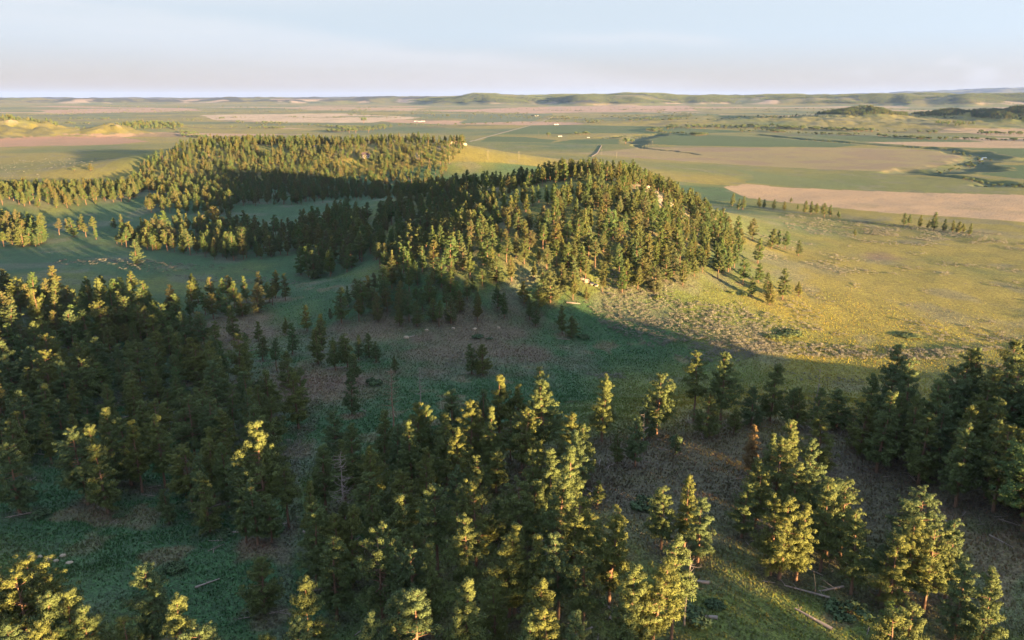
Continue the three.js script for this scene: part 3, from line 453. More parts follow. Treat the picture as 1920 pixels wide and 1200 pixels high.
function forest(name, label, list, variants, withTrunk = true, tint = 1) {
  const g = base(name, 0, 0, 0); tag(g, label, 'forest', null, 'stuff');
  const M = new THREE.Matrix4(), Q = new THREE.Quaternion(), Y = new THREE.Vector3(0, 1, 0), C = new THREE.Color();
  variants.forEach((v, k) => {
    const mine = list.filter((t) => (t.form ?? 0) % variants.length === k); if (!mine.length) return;
    for (const [nm, geometry, mat] of [['trunk', v.trunk, barkMat], ['crown', v.crown, needleMats[0]]]) {
      if (nm === 'trunk' && !withTrunk) continue;
      const im = new THREE.InstancedMesh(geometry, mat, mine.length); im.name = nm; im.castShadow = im.receiveShadow = true;
      mine.forEach((t, i) => { const s = t.h / v.H, wd = s * (0.9 + 0.42 * ((t.turn * 5.3) % 1)) * (t.h < 10 ? 1.12 : 1); Q.setFromEuler(new THREE.Euler(0.05 * Math.sin(t.turn * 9), t.turn, 0.05 * Math.cos(t.turn * 13))); M.compose(new THREE.Vector3(t.x, t.y, t.z), Q, new THREE.Vector3(wd, s, wd)); im.setMatrixAt(i, M); if (nm === 'crown') { const w = (t.turn * 11) % 1; im.setColorAt(i, C.setRGB(...[mix(0.62, 1.1, w), mix(0.78, 1.02, (w * 3.7) % 1), mix(0.7, 1.2, (w * 7.1) % 1)].map((q) => q * tint))); } });
      g.add(im);
    }
  });
}
{
  const rest = stands.filter((t) => !t.alone), near = rest.filter((t) => Math.hypot(t.x, t.z) < 800), far = rest.filter((t) => Math.hypot(t.x, t.z) >= 800);
  forest('pine_forest', 'dense pine wood filling the near slopes and the big hill', near, pines);
  forest('pine_forest', 'pine wood covering the low ridges behind the hollow', far, pines);
}

// ---------- far pines on the hill tops and along the rim ----------
{
  seed = 31; const a = [], b = [];
  const mound = (px, d, n, w, q, lo) => { const dx = (px - 960) / F, l = Math.hypot(dx, CA), cx = dx / l * d, cz = -CA / l * d, ux = dx / l, uz = -CA / l; for (let i = 0; i < n; i++) { const u = rr(-1, 1), v = rr(-1, 1); if (u * u + v * v > 1) continue; const x = cx + ux * v * q - uz * u * w, z = cz + uz * v * q + ux * u * w; if (fbm(x / 50, z / 50, 3) < lo) continue; a.push({ x, z, y: height(x, z), h: rr(8, 13), form: Math.floor(rr(0, 10)), turn: rr(0, 6.28) }); } };
  mound(10, 2600, 260, 170, 80, 0.38); mound(115, 2630, 170, 90, 70, 0.4); mound(-90, 2560, 150, 120, 60, 0.4); mound(315, 2880, 520, 130, 140, 0.25); mound(200, 2700, 40, 80, 50, 0.4);
  mound(1565, 3680, 2000, 180, 190, 0.2); mound(1715, 3790, 1500, 140, 170, 0.2); mound(1850, 3640, 2300, 185, 200, 0.2); mound(1930, 3700, 600, 150, 120, 0.35); mound(1440, 3700, 120, 160, 120, 0.42); mound(1730, 3100, 70, 60, 160, 0.4);
  forest('pine_forest', 'dark pine woods capping the low hills on the plain', a, farPines);
  for (let i = 0; i < 420000 && b.length < 150000; i++) { const az = rr(-0.64, 0.64), r = rr(8000, 9900), x = Math.sin(az) * r, z = -Math.cos(az) * r, w = fbm(x / 420 + 2, z / 420, 5); if (w > 0.62) continue; const y = height(x, z); if (y + 70 * (w - 0.5) < 60) continue; b.push({ x, z, y, h: rr(10, 17), form: i % 3, turn: rr(0, 6.28) }); }
  forest('pine_forest', 'far bluish pine woods along the rim on the horizon', b, tinyPines, false);
}

// ---------- leafy trees along the creek ----------
function makeLeafy(sd, H, R) {
  seed = sd; const tp = [], tn = [], cp = [], cn = [], cc = [], V = (x, y, z) => new THREE.Vector3(x, y, z);
  limb(tp, tn, V(0, -0.8, 0), V(0.2, H * 0.35, 0.1), 0.5, 0.32, 7);
  for (let k = 0; k < 46; k++) {
    const az = rr(0, 6.283), z = rr(-0.35, 1), q = Math.sqrt(1 - z * z), rad = rr(0.45, 1.05), c = V(Math.cos(az) * q * R * rad, H * 0.6 + z * H * 0.36 * rad, Math.sin(az) * q * R * rad), r = rr(0.16, 0.3) * R;
    if (k % 3 === 0) limb(tp, tn, V(0.2, H * 0.33, 0.1), c, 0.16, 0.04, 4);
    const tone = rr(0.8, 1.2);
    for (let t = 0; t < 34; t++) { const d = V(rr(-1, 1), rr(-0.8, 1), rr(-1, 1)).normalize(), s = V(rr(-1, 1), rr(-1, 1), rr(-1, 1)).cross(d).normalize(), w = r * 0.3, o = c.clone().addScaledVector(d, r * rr(0.5, 1)), e = s.clone().cross(d); for (const v of [o.clone().addScaledVector(s, w), o.clone().addScaledVector(s, -w), o.clone().addScaledVector(e, w * 1.4)]) { cp.push(v.x, v.y, v.z); cn.push(d.x, d.y, d.z); cc.push(tone, tone, tone); } }
  }
  return { trunk: geo(tp, tn), crown: geo(cp, cn, cc), H };
}
const leafMat = new THREE.MeshStandardMaterial({ color: lin(0.085, 0.115, 0.04), roughness: 0.8, vertexColors: true, side: THREE.DoubleSide });
const leafy = [makeLeafy(41, 14, 7), makeLeafy(42, 12, 6), makeLeafy(43, 10, 6.5)];
for (const [px, py, h, k, label] of [[655, 250, 17, 0, 'wide round cottonwood with a long shadow behind the far ridge'], [667, 250, 16, 1, 'cottonwood touching the wide round one behind the far ridge'], [691, 249, 17, 1, 'smaller round cottonwood right of the wide one behind the ridge'], [682, 231, 26, 0, 'dark lone cottonwood at the end of the bright stubble field'], [1028, 257, 13, 1, 'lone round tree in the pasture left of the creek'], [1173, 270, 14, 2, 'leafy tree at the creek crossing near the poles'], [140, 321, 4, 2, 'low round bush on the shaded plain at the left'], [1185, 268, 10, 2, 'small leafy tree beside the creek near the poles']]) {
  const [x, z] = ground(px, py), g = base('cottonwood_tree', x, height(x, z), z, px), s = h / leafy[k].H; g.scale.set(s, s, s); part('trunk', leafy[k].trunk, barkMat, g); part('crown', leafy[k].crown, leafMat, g); tag(g, label, 'tree');
}
{
  seed = 91; const list = [];
  const strip = (pts, n, lo, hi, jx, jy) => { for (let i = 0; i < n; i++) { const k = rr(0, pts.length - 1.001), j = Math.floor(k), t = k - j, [x, z] = at(mix(pts[j][0], pts[j + 1][0], t) + rr(-jx, jx), mix(pts[j][1], pts[j + 1][1], t) + rr(-jy, jy), 0); list.push({ x, z, y: height(x, z), h: rr(lo, hi), form: Math.floor(rr(0, 3)), turn: rr(0, 6.28) }); } };
  strip([[1250, 241], [1330, 240], [1400, 240.5], [1480, 242], [1560, 244], [1640, 247]], 190, 7, 13, 4, 1.3); strip([[1640, 246], [1720, 249], [1760, 250]], 16, 5, 10, 6, 1.5); strip([[1830, 252], [1900, 254], [1960, 254]], 26, 7, 13, 6, 1.5);
  strip([[1170, 229], [1210, 226], [1270, 233]], 50, 7, 12, 8, 1.5); strip([[1050, 226], [1090, 223]], 18, 6, 10, 6, 1); strip([[760, 217], [900, 219], [1000, 214]], 26, 8, 13, 10, 2); strip([[120, 207], [420, 206], [560, 211]], 26, 8, 14, 12, 1.5); strip([[1740, 222], [1780, 232], [1760, 228]], 26, 5, 9, 8, 3);
  strip([[1690, 275], [1790, 283], [1850, 300], [1760, 322]], 60, 2, 5, 10, 3); strip([[1800, 336], [1880, 348], [1960, 352]], 40, 2, 5, 10, 4); strip([[1500, 262], [1600, 269]], 24, 2, 4, 8, 1.5); strip([[1130, 259], [1230, 254]], 24, 2, 4, 8, 1.5);
  for (let i = 0; i < 60000 && list.length < 3600; i++) { const az = rr(-0.62, 0.62), r = 2200 + 4600 * Math.pow(rnd(), 1.4), x = Math.sin(az) * r, z = -Math.cos(az) * r; if (Math.abs(fbm(x / 700 + 12, z / 700, 4) - 0.5) > 0.01) continue; list.push({ x, z, y: height(x, z), h: rr(3, 9), form: Math.floor(rr(0, 3)), turn: rr(0, 6.28) }); }
  const g = base('creek_trees', 0, 0, 0); tag(g, 'rows of leafy trees and bushes along the far creek lines', 'treeline', null, 'stuff');
  const M = new THREE.Matrix4(), Q = new THREE.Quaternion(), Y = new THREE.Vector3(0, 1, 0);
  leafy.forEach((v, k) => { const mine = list.filter((t) => t.form === k); for (const [nm, ge, ma] of [['trunk', v.trunk, barkMat], ['crown', v.crown, leafMat]]) { const im = new THREE.InstancedMesh(ge, ma, mine.length); im.name = nm; im.castShadow = im.receiveShadow = true; mine.forEach((t, i) => { const s = t.h / v.H; M.compose(new THREE.Vector3(t.x, t.y, t.z), Q.setFromAxisAngle(Y, t.turn), new THREE.Vector3(s * 1.1, s, s * 1.1)); im.setMatrixAt(i, M); }); g.add(im); } });
}

// ---------- shrubs, sagebrush, grass ----------
function makeBush(sd, n, flat, tr) {
  seed = sd; const cp = [], cn = [], cc = [], V = (x, y, z) => new THREE.Vector3(x, y, z);
  for (let k = 0; k < n; k++) { const az = rr(0, 6.283), q = Math.sqrt(rnd()), c = V(Math.cos(az) * q, flat * (0.25 + 0.75 * Math.sqrt(1 - q * q * 0.9) * rr(0.5, 1)), Math.sin(az) * q), r = rr(0.22, 0.4), tone = rr(0.75, 1.2); for (let t = 0; t < tr; t++) { const d = V(rr(-1, 1), rr(-0.5, 1), rr(-1, 1)).normalize(), s = V(rr(-1, 1), rr(-1, 1), rr(-1, 1)).cross(d).normalize(), sh = t % 3 < 2, o = c.clone().addScaledVector(d, r * rr(0.7, 1)), tw = s.clone().cross(d), a = sh ? o.clone().addScaledVector(tw, r * 0.5) : c.clone().addScaledVector(d, r * 0.15), e = sh ? o : c.clone().addScaledVector(d, r * rr(0.9, 1.3)), w = r * (sh ? 0.38 : 0.14); for (const v of [a, e.clone().addScaledVector(s, w), e.clone().addScaledVector(s, -w)]) { cp.push(v.x, Math.max(-0.05, v.y), v.z); cn.push(d.x, d.y, d.z); cc.push(tone, tone, tone); } } }
  return geo(cp, cn, cc);
}
const bushMat = new THREE.MeshStandardMaterial({ color: lin(0.06, 0.095, 0.034), roughness: 0.85, vertexColors: true, side: THREE.DoubleSide });
const willowMat = new THREE.MeshStandardMaterial({ color: lin(0.1, 0.125, 0.03), roughness: 0.85, vertexColors: true, side: THREE.DoubleSide });
const bushes = [makeBush(61, 34, 0.75, 26), makeBush(62, 40, 0.55, 26), makeBush(63, 30, 0.9, 26)];
const stemGeo = (() => { const p = [], n = []; for (let k = 0; k < 6; k++) limb(p, n, new THREE.Vector3(0, -0.1, 0), new THREE.Vector3(Math.cos(k * 1.05) * 0.5, 0.45, Math.sin(k * 1.05) * 0.5), 0.04, 0.02, 4); return geo(p, n); })();
const SHRUBS = [[268, 848, 2.6, 1.8, 'very dark juniper bush at the wood edge above the grass slope'], [490, 725, 2.6, 2, 'dark juniper bush below the round pine by the bare slope'], [222, 972, 1.1, 0.9, 'small dark bush alone on the shaded grass slope'], [75, 970, 2.2, 1.2, 'low sprawling bush at the left edge of the grass slope'], [325, 1070, 2.0, 1.3, 'dark green bush above the gold pine at the bottom'], [300, 1085, 1.4, 1, 'low leafy bush beside the dark bush at the bottom'], [508, 998, 2.4, 1, 'flat juniper mat beside the fallen log near the gully'], [420, 1005, 1.6, 0.9, 'small juniper mat left of the fallen log'], [345, 930, 2, 1.6, 'dark bush at the foot of the gully wood'], [700, 722, 2.6, 2.2, 'dark round bush beside the red dead pine'], [895, 632, 2.6, 1, 'flat dark juniper on the bare foot of the hill'], [918, 637, 1.4, 0.7, 'small flat juniper beside the larger one'], [1205, 950, 2.6, 1.6, 'dark leafy bush at the edge of the lit grass strip'], [1340, 1136, 1.4, 1, 'bright green bush on the strip in the bottom right'], [1300, 1165, 2.6, 1.3, 'large dark bush under the dead tree at the bottom'], [1590, 1150, 3, 1.3, 'dark juniper mat under the right clump of pines'], [1700, 1175, 2.4, 1.2, 'dark juniper mat at the bottom right clump'], [1265, 835, 1.6, 2, 'small dark bush on the spur crest'], [1096, 635, 2.4, 1.6, 'dull bush below the two meadow pines'], [1480, 628, 6, 1.7, 'long olive willow thicket on the sunlit meadow', 1], [1445, 634, 3.4, 1.2, 'low olive willow end piece left of the thicket', 1], [1232, 560, 2, 1.6, 'round bush at the sunlit foot of the hill', 1], [1700, 630, 5, 1, 'low green shrubs along the meadow swale', 1], [1395, 555, 2, 1.2, 'small bush below the hill flank pines', 1], [1370, 550, 1.6, 1, 'tiny bush left of the small flank bush', 1]];
SHRUBS.forEach(([px, py, w, h, label, bright], i) => { const [x, z] = ground(px, py), g = base('shrub', x, height(x, z), z, i * 1.7); g.scale.set(w, h * 1.1, w * 0.8); part('stem', stemGeo, barkMat, g); part('foliage', bushes[i % 3], bright ? willowMat : bushMat, g); tag(g, label, 'shrub', 'shrubs on the slopes'); });
function scatter(name, label, cat, geos, mat, list) {
  const g = base(name, 0, 0, 0); tag(g, label, cat, null, 'stuff'); const M = new THREE.Matrix4(), Q = new THREE.Quaternion(), Y = new THREE.Vector3(0, 1, 0), C = new THREE.Color();
  geos.forEach((ge, k) => { const mine = list.filter((t, i) => i % geos.length === k); const im = new THREE.InstancedMesh(ge, mat, mine.length); im.name = 'clumps'; im.castShadow = im.receiveShadow = true; mine.forEach((t, i) => { M.compose(new THREE.Vector3(t[0], t[4] ?? height(t[0], t[1]), t[1]), Q.setFromAxisAngle(Y, (t[0] * 7.3 + t[1] * 3.1) % 6.28), new THREE.Vector3(t[2], t[3], t[2])); im.setMatrixAt(i, M); if (t[5]) im.setColorAt(i, C.setRGB(...t[5])); }); g.add(im); });
}
const sageMat = new THREE.MeshStandardMaterial({ color: lin(0.21, 0.195, 0.15), roughness: 0.95, vertexColors: true, side: THREE.DoubleSide });
{
  seed = 313; const list = [];
  const area = (pts, y, n, lo) => { const p = poly(pts, y), [x0, x1, z0, z1] = p.box; for (let i = 0; i < n; i++) { const x = rr(x0, x1), z = rr(z0, z1); if (!inside(p, x, z) || fbm(x / 16 + 80, z / 16, 3) < lo) continue; const s = rr(0.4, 1.0) * (rnd() < 0.14 ? 1.5 : 1); list.push([x, z, s, s * rr(0.75, 1.1)]); } };
  area([[1080, 580], [1150, 570], [1300, 575], [1400, 590], [1460, 640], [1400, 668], [1300, 672], [1200, 640], [1120, 610]], 9, 3000, 0.42);
  area([[1330, 640], [1500, 632], [1700, 638], [1900, 632], [2000, 630], [2000, 650], [1700, 655], [1500, 652], [1340, 660]], 9, 2000, 0.45);
  area([[1450, 560], [2050, 560], [2050, 625], [1400, 625]], 9, 2600, 0.6); area([[1380, 440], [1960, 440], [2050, 560], [1450, 560]], 8, 6500, 0.62);
  area([[1600, 410], [1880, 430], [1900, 470], [1620, 440]], 5, 2600, 0.5); area([[1450, 390], [1600, 405], [1700, 440], [1480, 450]], 6, 2000, 0.5);
  area([[1480, 680], [1620, 690], [1620, 702], [1480, 695]], 9, 60, 0.35); area([[100, 470], [560, 500], [560, 530], [400, 520], [100, 490]], 12, 1600, 0.5); area([[820, 640], [900, 660], [900, 690], [830, 690]], 9, 70, 0.45); area([[1100, 690], [1200, 690], [1200, 702], [1100, 702]], 9, 60, 0.4);
  area([[0, 300], [230, 290], [200, 330], [0, 345]], 6, 2500, 0.55); area([[450, 820], [560, 780], [600, 800], [560, 850], [470, 850]], 18, 60, 0.4);
  scatter('sagebrush', 'grey green sagebrush dotted over the meadows', 'sagebrush', [makeBush(71, 12, 0.75, 10), makeBush(72, 10, 0.6, 10), makeBush(73, 13, 0.85, 9)], sageMat, list);
}
{
  seed = 515; const blades = (sd, n) => { seed = sd; const p = [], nn = []; for (let k = 0; k < n; k++) { const a = rr(0, 6.283), q = rr(0, 0.32), l = rr(0.5, 1.1), b = rr(0, 6.283), lean = rr(0.1, 0.5), w = rr(0.05, 0.1), x = Math.cos(a) * q, z = Math.sin(a) * q, c = Math.cos(b), s = Math.sin(b); p.push(x - s * w, -0.05, z + c * w, x + s * w, -0.05, z - c * w, x + c * lean, l, z + s * lean); for (let i = 0; i < 3; i++) nn.push(c * 0.8, 0.6, s * 0.8); } return geo(p, nn); };
  const g1 = [blades(81, 9), blades(82, 8), blades(83, 10)]; seed = 517; const list = [];
  for (let i = 0; list.length < 200000 && i < 900000; i++) { const az = rr(-0.7, 0.7), r = Math.sqrt(rr(60 * 60, 420 * 420)), far = r > 130; if (rnd() < sstep(100, 420, r) || fbm(Math.sin(az) * r / 5, Math.cos(az) * r / 5, 2) < rnd() * 0.8) continue; const x = Math.sin(az) * r, z = -Math.cos(az) * r, y = height(x, z), q = toPixel(x, y, z); if (!q || q[0] < -40 || q[0] > 1960 || q[1] > 1240) continue; const k = rr(0.22, 0.46) * (far ? 1.25 : 1); list.push([x, z, k * 1.15, k, y, landColor(x, z, y, null).map((v) => v * rr(1.2, 1.75))]); }
  scatter('grass', 'tufts of prairie grass covering the near slopes and the hollow', 'grass', g1, new THREE.MeshStandardMaterial({ color: 0xffffff, roughness: 1, side: THREE.DoubleSide }), list);
}

{ // twigs, branches and broken trunks under the pines; low forbs on the open slopes
  seed = 611; const stick = (() => { const p = [], n = []; limb(p, n, new THREE.Vector3(-1, 0.06, 0), new THREE.Vector3(1, 0.02, 0.08), 0.06, 0.035, 5); for (let k = 0; k < 5; k++) { const a = new THREE.Vector3(rr(-0.6, 0.9), 0.05, 0); limb(p, n, a, a.clone().add(new THREE.Vector3(rr(0.1, 0.5), rr(0, 0.35), rr(-0.6, 0.6))), 0.025, 0.01, 3); } return geo(p, n); })(), sticks = [], forbs = [];
  for (let i = 0; i < 9000 && sticks.length < 900; i++) { const x = rr(-190, 150), z = rr(-290, -70); const near = (cells.get(cellKey(x, z)) ?? []).length; if (!near) continue; const s = rr(0.5, 1.8) * (rnd() < 0.12 ? 2.2 : 1); sticks.push([x, z, s, s * 0.9]); }
  for (let i = 0; i < 20000 && forbs.length < 1500; i++) { const x = rr(-200, 170), z = rr(-320, -70); if (fbm(x / 14 + 31, z / 14, 3) < 0.56) continue; const s = rr(0.2, 0.6); forbs.push([x, z, s * 1.2, s * 0.8]); }
  scatter('deadwood', 'grey fallen twigs and branches littering the forest floor', 'deadwood', [stick], deadMat, sticks);
  scatter('low_shrubs', 'small dark forbs and low shrubs dotted on the slopes', 'undergrowth', [makeBush(75, 9, 0.7, 9), makeBush(76, 8, 0.9, 9)], willowMat, forbs);
}

// ---------- dead trees and fallen logs ----------
function snag(px, py, h, mat, label, lean = 0.02, n = 34, sd = 1) {
  seed = 900 + sd; const [x, z] = ground(px, py), g = base('dead_tree', x, height(x, z), z, sd), V = (a, b, c) => new THREE.Vector3(a, b, c), p = [], q = [], bp = [], bq = [], ax = (y) => V(lean * y, y, 0.12 * Math.sin(y * 0.6));
  for (let i = 0; i < 8; i++) limb(p, q, ax(h * i / 8 - (i ? 0 : 0.8)), ax(h * (i + 1) / 8), 0.014 * h * (1 - i / 8.6), 0.014 * h * (1 - (i + 1) / 8.6), 7);
  for (let i = 0; i < n; i++) { const t = rr(0.2, 0.98), L = h * rr(0.1, 0.22) * (1.15 - t * 0.7), a = rr(0, 6.283), s = ax(h * t), e = s.clone().add(V(Math.cos(a) * L, rr(-0.15, 0.45) * L, Math.sin(a) * L)), m = s.clone().lerp(e, 0.55).add(V(0, -0.08 * L, 0)); limb(bp, bq, s, m, 0.05, 0.032, 4); limb(bp, bq, m, e, 0.032, 0.01, 3); for (let k = 0; k < 4; k++) { const b = m.clone().lerp(e, rr(0, 0.9)); limb(bp, bq, b, b.clone().add(V(rr(-1, 1), rr(-0.3, 0.6), rr(-1, 1)).multiplyScalar(L * 0.35)), 0.02, 0.007, 3); } }
  part('trunk', geo(p, q), mat, g); part('branches', geo(bp, bq), mat, g); tag(g, label, 'dead tree');
}
snag(788, 757, 12, deadMat, 'pale bare dead pine with sunlit top in the hollow', 0.03, 46, 1);
snag(738, 800, 17, redDeadMat, 'tall reddish dead pine beside the dark round bush', 0.01, 60, 2);
snag(648, 985, 15, deadMat, 'grey bare dead pine at the left side of the middle stand', 0.01, 70, 3);
snag(1524, 785, 13, deadMat, 'leaning bare snag among the small pines on the spur', -0.12, 14, 4);
snag(1283, 1172, 12, deadMat, 'dead pine with forked bare limbs on the lit strip', 0.02, 16, 5);
snag(1012, 1150, 13, deadMat, 'thin grey dead pine inside the middle stand', 0.01, 30, 6);
snag(1528, 1118, 5, deadMat, 'short leaning broken trunk beside the lit grass strip', -0.3, 0, 7);
snag(340, 705, 12, redDeadMat, 'thin dead pine in the gap of the left wood', 0.01, 26, 8);
snag(1205, 855, 10, deadMat, 'thin dead trunk beside the young spur pine', 0.01, 16, 9);
function log(ax, ay, bx, by, r, label, stubs = 4) {
  const [x0, z0] = ground(ax, ay), [x1, z1] = ground(bx, by), y0 = height(x0, z0), y1 = height(x1, z1), g = base('fallen_log', x0, y0, z0), p = [], q = [], a = new THREE.Vector3(0, r * 0.7, 0), b = new THREE.Vector3(x1 - x0, y1 - y0 + r * 0.5, z1 - z0), sp = [], sq = []; seed = ax * 7 + ay;
  for (let i = 0; i < 4; i++) limb(p, q, a.clone().lerp(b, i / 4), a.clone().lerp(b, (i + 1) / 4), r * (1 - i * 0.14), r * (0.86 - i * 0.14), 8);
  for (let i = 0; i < stubs; i++) { const c = a.clone().lerp(b, rr(0.3, 0.95)); limb(sp, sq, c, c.clone().add(new THREE.Vector3(rr(-1, 1), rr(0.2, 0.9), rr(-1, 1))), 0.05, 0.02, 4); }
  part('trunk', geo(p, q), deadMat, g); if (stubs) part('branch', geo(sp, sq), deadMat, g); tag(g, label, 'log');
}
log(1155, 1163, 1176, 1145, 0.4, 'thick pale log on the dark slope at the bottom'); log(1143, 1165, 1147, 1153, 0.3, 'short stub lying left of the thick pale log', 0); log(466, 1000, 516, 976, 0.28, 'long fallen trunk beside the juniper mat at the gully'); log(410, 1000, 465, 998, 0.22, 'thin fallen trunk left of the long one at the gully');
log(1560, 1182, 1490, 1142, 0.28, 'long fallen trunk crossing the lit strip at bottom right'); log(1555, 1122, 1470, 1098, 0.2, 'thin fallen trunk at the foot of the right clump'); log(366, 1103, 412, 1086, 0.2, 'thin grey log on the shaded grass near the path', 2); log(1062, 568, 1088, 570, 0.35, 'white log at the sunlit foot of the hill', 2); log(762, 634, 782, 630, 0.3, 'pale log on the bare foot of the hill'); log(1330, 1095, 1296, 1090, 0.3, 'grey log behind the forked dead pine'); log(1345, 1160, 1290, 1155, 0.28, 'dark log beside the large bush at the bottom', 3);
log(1855, 1005, 1900, 1028, 0.2, 'thin log under the right ridge pines', 2);

// ---------- rocks ----------
function rock(sd, s) { seed = sd; const g = new THREE.IcosahedronGeometry(1, 2), p = g.attributes.position; for (let i = 0; i < p.count; i++) { const x = p.getX(i), y = p.getY(i), z = p.getZ(i), k = 0.75 + 0.5 * fbm(x * 1.3 + sd, y * 1.3 + z * 1.7 + sd * 2, 3); p.setXYZ(i, x * k * s[0], Math.round(y * k * 3.2) / 3.2 * s[1], z * k * s[2]); } g.computeVertexNormals(); return g; }
const rockMat = new THREE.MeshStandardMaterial({ color: lin(0.36, 0.27, 0.19), roughness: 0.95 });
const rocks = [rock(3, [3.2, 2.2, 2.6]), rock(5, [2.4, 1.8, 2.8]), rock(8, [4, 1.6, 3])];
function outcrop(list, label) { const c = list[0], [x, z] = ground(c[0], c[1]), g = base('rock_outcrop', x, height(x, z), z); list.forEach(([px, py, s], i) => { const [a, b] = ground(px, py), m = part('boulder', rocks[i % 3], rockMat, g); m.position.set(a - x, height(a, b) - height(x, z) + s * 0.5, b - z); m.scale.setScalar(s); m.rotation.y = i * 1.3; }); tag(g, label, 'rocks'); }
outcrop([[862, 268, 2], [855, 267, 1.7], [867, 270, 1.5], [848, 269, 1.2], [871, 272, 1.2]], 'pale sandstone outcrop at the tip of the far wooded ridge');
outcrop([[1255, 384, 0.55], [1243, 374, 0.5], [1230, 362, 0.45], [1262, 392, 0.5], [1215, 351, 0.45]], 'line of pale rocks on the bare scarp of the wooded hill');
outcrop([[1100, 528, 0.5], [1110, 533, 0.4], [1092, 524, 0.4], [1118, 536, 0.35]], 'pink rubble among the pines at the hill foot');
outcrop([[762, 634, 0.35], [800, 620, 0.3], [850, 616, 0.25], [890, 618, 0.3], [935, 615, 0.25]], 'small pale stones on the bare hill foot');
outcrop([[60, 1047, 0.22], [75, 1045, 0.18], [90, 1050, 0.2], [105, 1053, 0.16], [118, 1043, 0.2], [130, 1056, 0.17]], 'small pale stones on the shaded grass slope');

// ---------- house, farm buildings, poles, railway, road, water ----------
const whiteWall = new THREE.MeshStandardMaterial({ color: lin(0.4, 0.35, 0.32), roughness: 0.9 }), roofMat = new THREE.MeshStandardMaterial({ color: lin(0.07, 0.045, 0.05), roughness: 0.8 }), glassMat = new THREE.MeshStandardMaterial({ color: lin(0.03, 0.035, 0.04), roughness: 0.15 }), woodMat = new THREE.MeshStandardMaterial({ color: lin(0.2, 0.14, 0.1), roughness: 0.95 }), tinMat = new THREE.MeshStandardMaterial({ color: lin(0.33, 0.32, 0.33), roughness: 0.7 });
function house(px, py, w, d, hw, hr, turn, roof, name, label, windows) {
  const [x, z] = ground(px, py), g = base(name, x, height(x, z) - 0.2, z, turn), bx = (a, b, c) => new THREE.BoxGeometry(a, b, c), put = (m, a, b, c) => (m.position.set(a, b, c), m);
  const sh = new THREE.Shape([new THREE.Vector2(-d / 2, -1.5), new THREE.Vector2(d / 2, -1.5), new THREE.Vector2(d / 2, hw), new THREE.Vector2(0, hw + hr), new THREE.Vector2(-d / 2, hw)]), wall = new THREE.ExtrudeGeometry(sh, { depth: w, bevelEnabled: false }); wall.translate(0, 0, -w / 2); wall.rotateY(Math.PI / 2); part('wall', wall, whiteWall, g);
  const s = Math.hypot(d / 2, hr), a = Math.atan2(hr, d / 2), both = [1, -1].map((k) => { const r = bx(w + 0.9, 0.18, s + 0.6); r.rotateX(k * a); r.translate(0, hw + hr / 2 + 0.12 - 0.06, k * (d / 4 + 0.08)); return r; }); const rf = part('roof', mergeGeometries(both), roof, g);
  if (windows) { put(part('chimney', bx(0.7, 1.8, 0.7), rockMat, rf), w * 0.25, hw + hr + 0.4, 0); put(part('door', bx(1, 2.1, 0.1), woodMat, g), -0.6, 1.05, d / 2 + 0.03); for (const q of [-0.34, 0.14, 0.34]) put(part('window', bx(1.3, 1.2, 0.08), glassMat, g), w * q, 1.6, d / 2 + 0.03); } else put(part('door', bx(w * 0.25, hw * 0.7, 0.1), woodMat, g), 0, hw * 0.35, d / 2 + 0.03);
  tag(g, label, windows ? 'house' : 'barn');
}
house(684, 295, 12, 8, 3.2, 2.6, 0.25, roofMat, 'house', 'small white house with dark roof among pines on the far ridge', true);
for (const [px, py, w, roof, label] of [[1050, 256, 11, tinMat, 'white farm shed in the pasture left of the creek'], [1103, 258, 7, tinMat, 'tiny white shed right of the pasture shed'], [1043, 234, 18, tinMat, 'long white building beyond the green field'], [780, 228, 18, tinMat, 'leftmost white building of the far farmyard'], [787, 228.5, 14, tinMat, 'middle white building of the far farmyard'], [793, 228, 18, tinMat, 'rightmost white building of the far farmyard'], [1006, 217.5, 20, tinMat, 'white building on the far plain by the road']]) house(px, py, w, w * 0.3, w * 0.11, w * 0.07, 0.3, roof, 'farm_shed', label, false);
const poleGeo = (() => { const p = [], n = []; limb(p, n, new THREE.Vector3(0, -1, 0), new THREE.Vector3(0, 9.5, 0), 0.13, 0.09, 6); return geo(p, n); })(), armGeo = new THREE.BoxGeometry(2.4, 0.16, 0.14), poleMat = new THREE.MeshStandardMaterial({ color: lin(0.26, 0.22, 0.18), roughness: 0.9 });
const POLES = [[717, 303], [786, 306], [843, 307], [915, 299], [973, 299], [1156, 296], [1205, 283], [1211, 280], [1216, 278], [1223, 273], [1010, 253], [1128, 290]];
POLES.forEach(([px, py], i) => { const [x, z] = ground(px, py), g = base('utility_pole', x, height(x, z), z, 0.4); part('post', poleGeo, poleMat, g); const m = part('crossarm', armGeo, poleMat, g); m.position.y = 8.9; tag(g, `thin wooden utility pole on the plain behind the hill, ${ORD[i]} in line`, 'pole', 'utility poles'); });
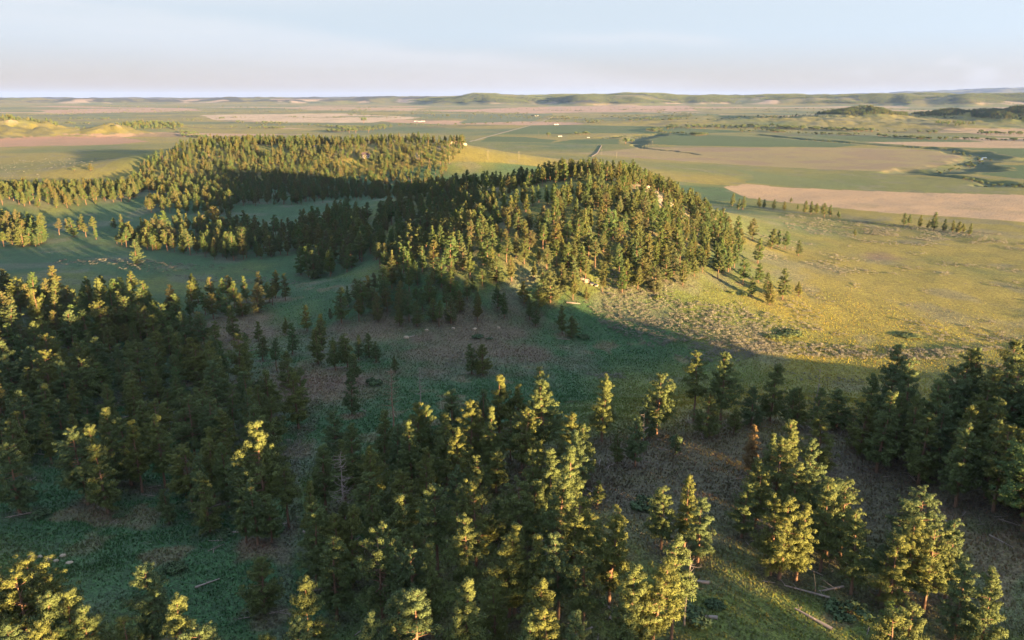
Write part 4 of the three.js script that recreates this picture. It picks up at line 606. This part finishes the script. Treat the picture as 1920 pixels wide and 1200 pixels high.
function ribbon(name, label, cat, pts, w, up, mat) {
  const line = []; for (let i = 0; i + 1 < pts.length; i++) { const a = at(...pts[i], 1), b = at(...pts[i + 1], 1), n = Math.ceil(Math.hypot(b[0] - a[0], b[1] - a[1]) / 12); for (let k = 0; k < n; k++) line.push([mix(a[0], b[0], k / n), mix(a[1], b[1], k / n)]); }
  const P = [], I = []; line.forEach(([x, z], i) => { const q = line[Math.min(i + 1, line.length - 1)], o = line[Math.max(0, i - 1)], l = Math.hypot(q[0] - o[0], q[1] - o[1]), nx = -(q[1] - o[1]) / l, nz = (q[0] - o[0]) / l, h = height(x, z); for (const [s, y] of [[-1.5, -0.8], [-0.7, up], [0.7, up], [1.5, -0.8]]) P.push(x + nx * w * s, h + y, z + nz * w * s); if (i) for (let k = 0; k < 3; k++) { const a = (i - 1) * 4 + k, b = a + 4; I.push(a, a + 1, b, a + 1, b + 1, b); } });
  const g = new THREE.BufferGeometry(); g.setAttribute('position', new THREE.Float32BufferAttribute(P, 3)); g.setIndex(I); g.computeVertexNormals(); const m = new THREE.Mesh(g, mat); m.name = name; m.castShadow = m.receiveShadow = true; tag(m, label, cat, null, 'structure'); scene.add(m);
}
ribbon('railway_embankment', 'straight dark railway bank crossing the plain', 'railway', [[1108, 303], [1117, 291], [1128, 272]], 1.4, 0.7, new THREE.MeshStandardMaterial({ color: lin(0.13, 0.105, 0.09), roughness: 1 }));
ribbon('dirt_road', 'pale dirt road running to the far fields', 'road', [[880, 266], [905, 258], [985, 237.5], [1010, 230], [1040, 218]], 3.2, 0.4, new THREE.MeshStandardMaterial({ color: lin(0.25, 0.21, 0.15), roughness: 1 }));
{
  const pts = [[1832, 298.5], [1838, 300], [1843, 299], [1846, 297], [1851, 295.5], [1849, 294.5], [1842, 295], [1840, 297], [1834, 297.3]].map(([a, b]) => at(a, b, -3)), sh = new THREE.Shape(pts.map(([x, z]) => new THREE.Vector2(x, -z))), g = new THREE.ShapeGeometry(sh); g.rotateX(-Math.PI / 2);
  const m = new THREE.Mesh(g, new THREE.MeshPhysicalMaterial({ color: lin(0.03, 0.04, 0.045), roughness: 0.04 })); const c = at(1843, 297, -3); m.position.y = Math.max(...pts.map(([x, z]) => height(x, z)), height(c[0], c[1])) + 0.1; m.name = 'river_water'; tag(m, 'bright glint of open river water in the dark bend', 'water', null, 'structure'); scene.add(m);
}

renderer.render(scene, camera);
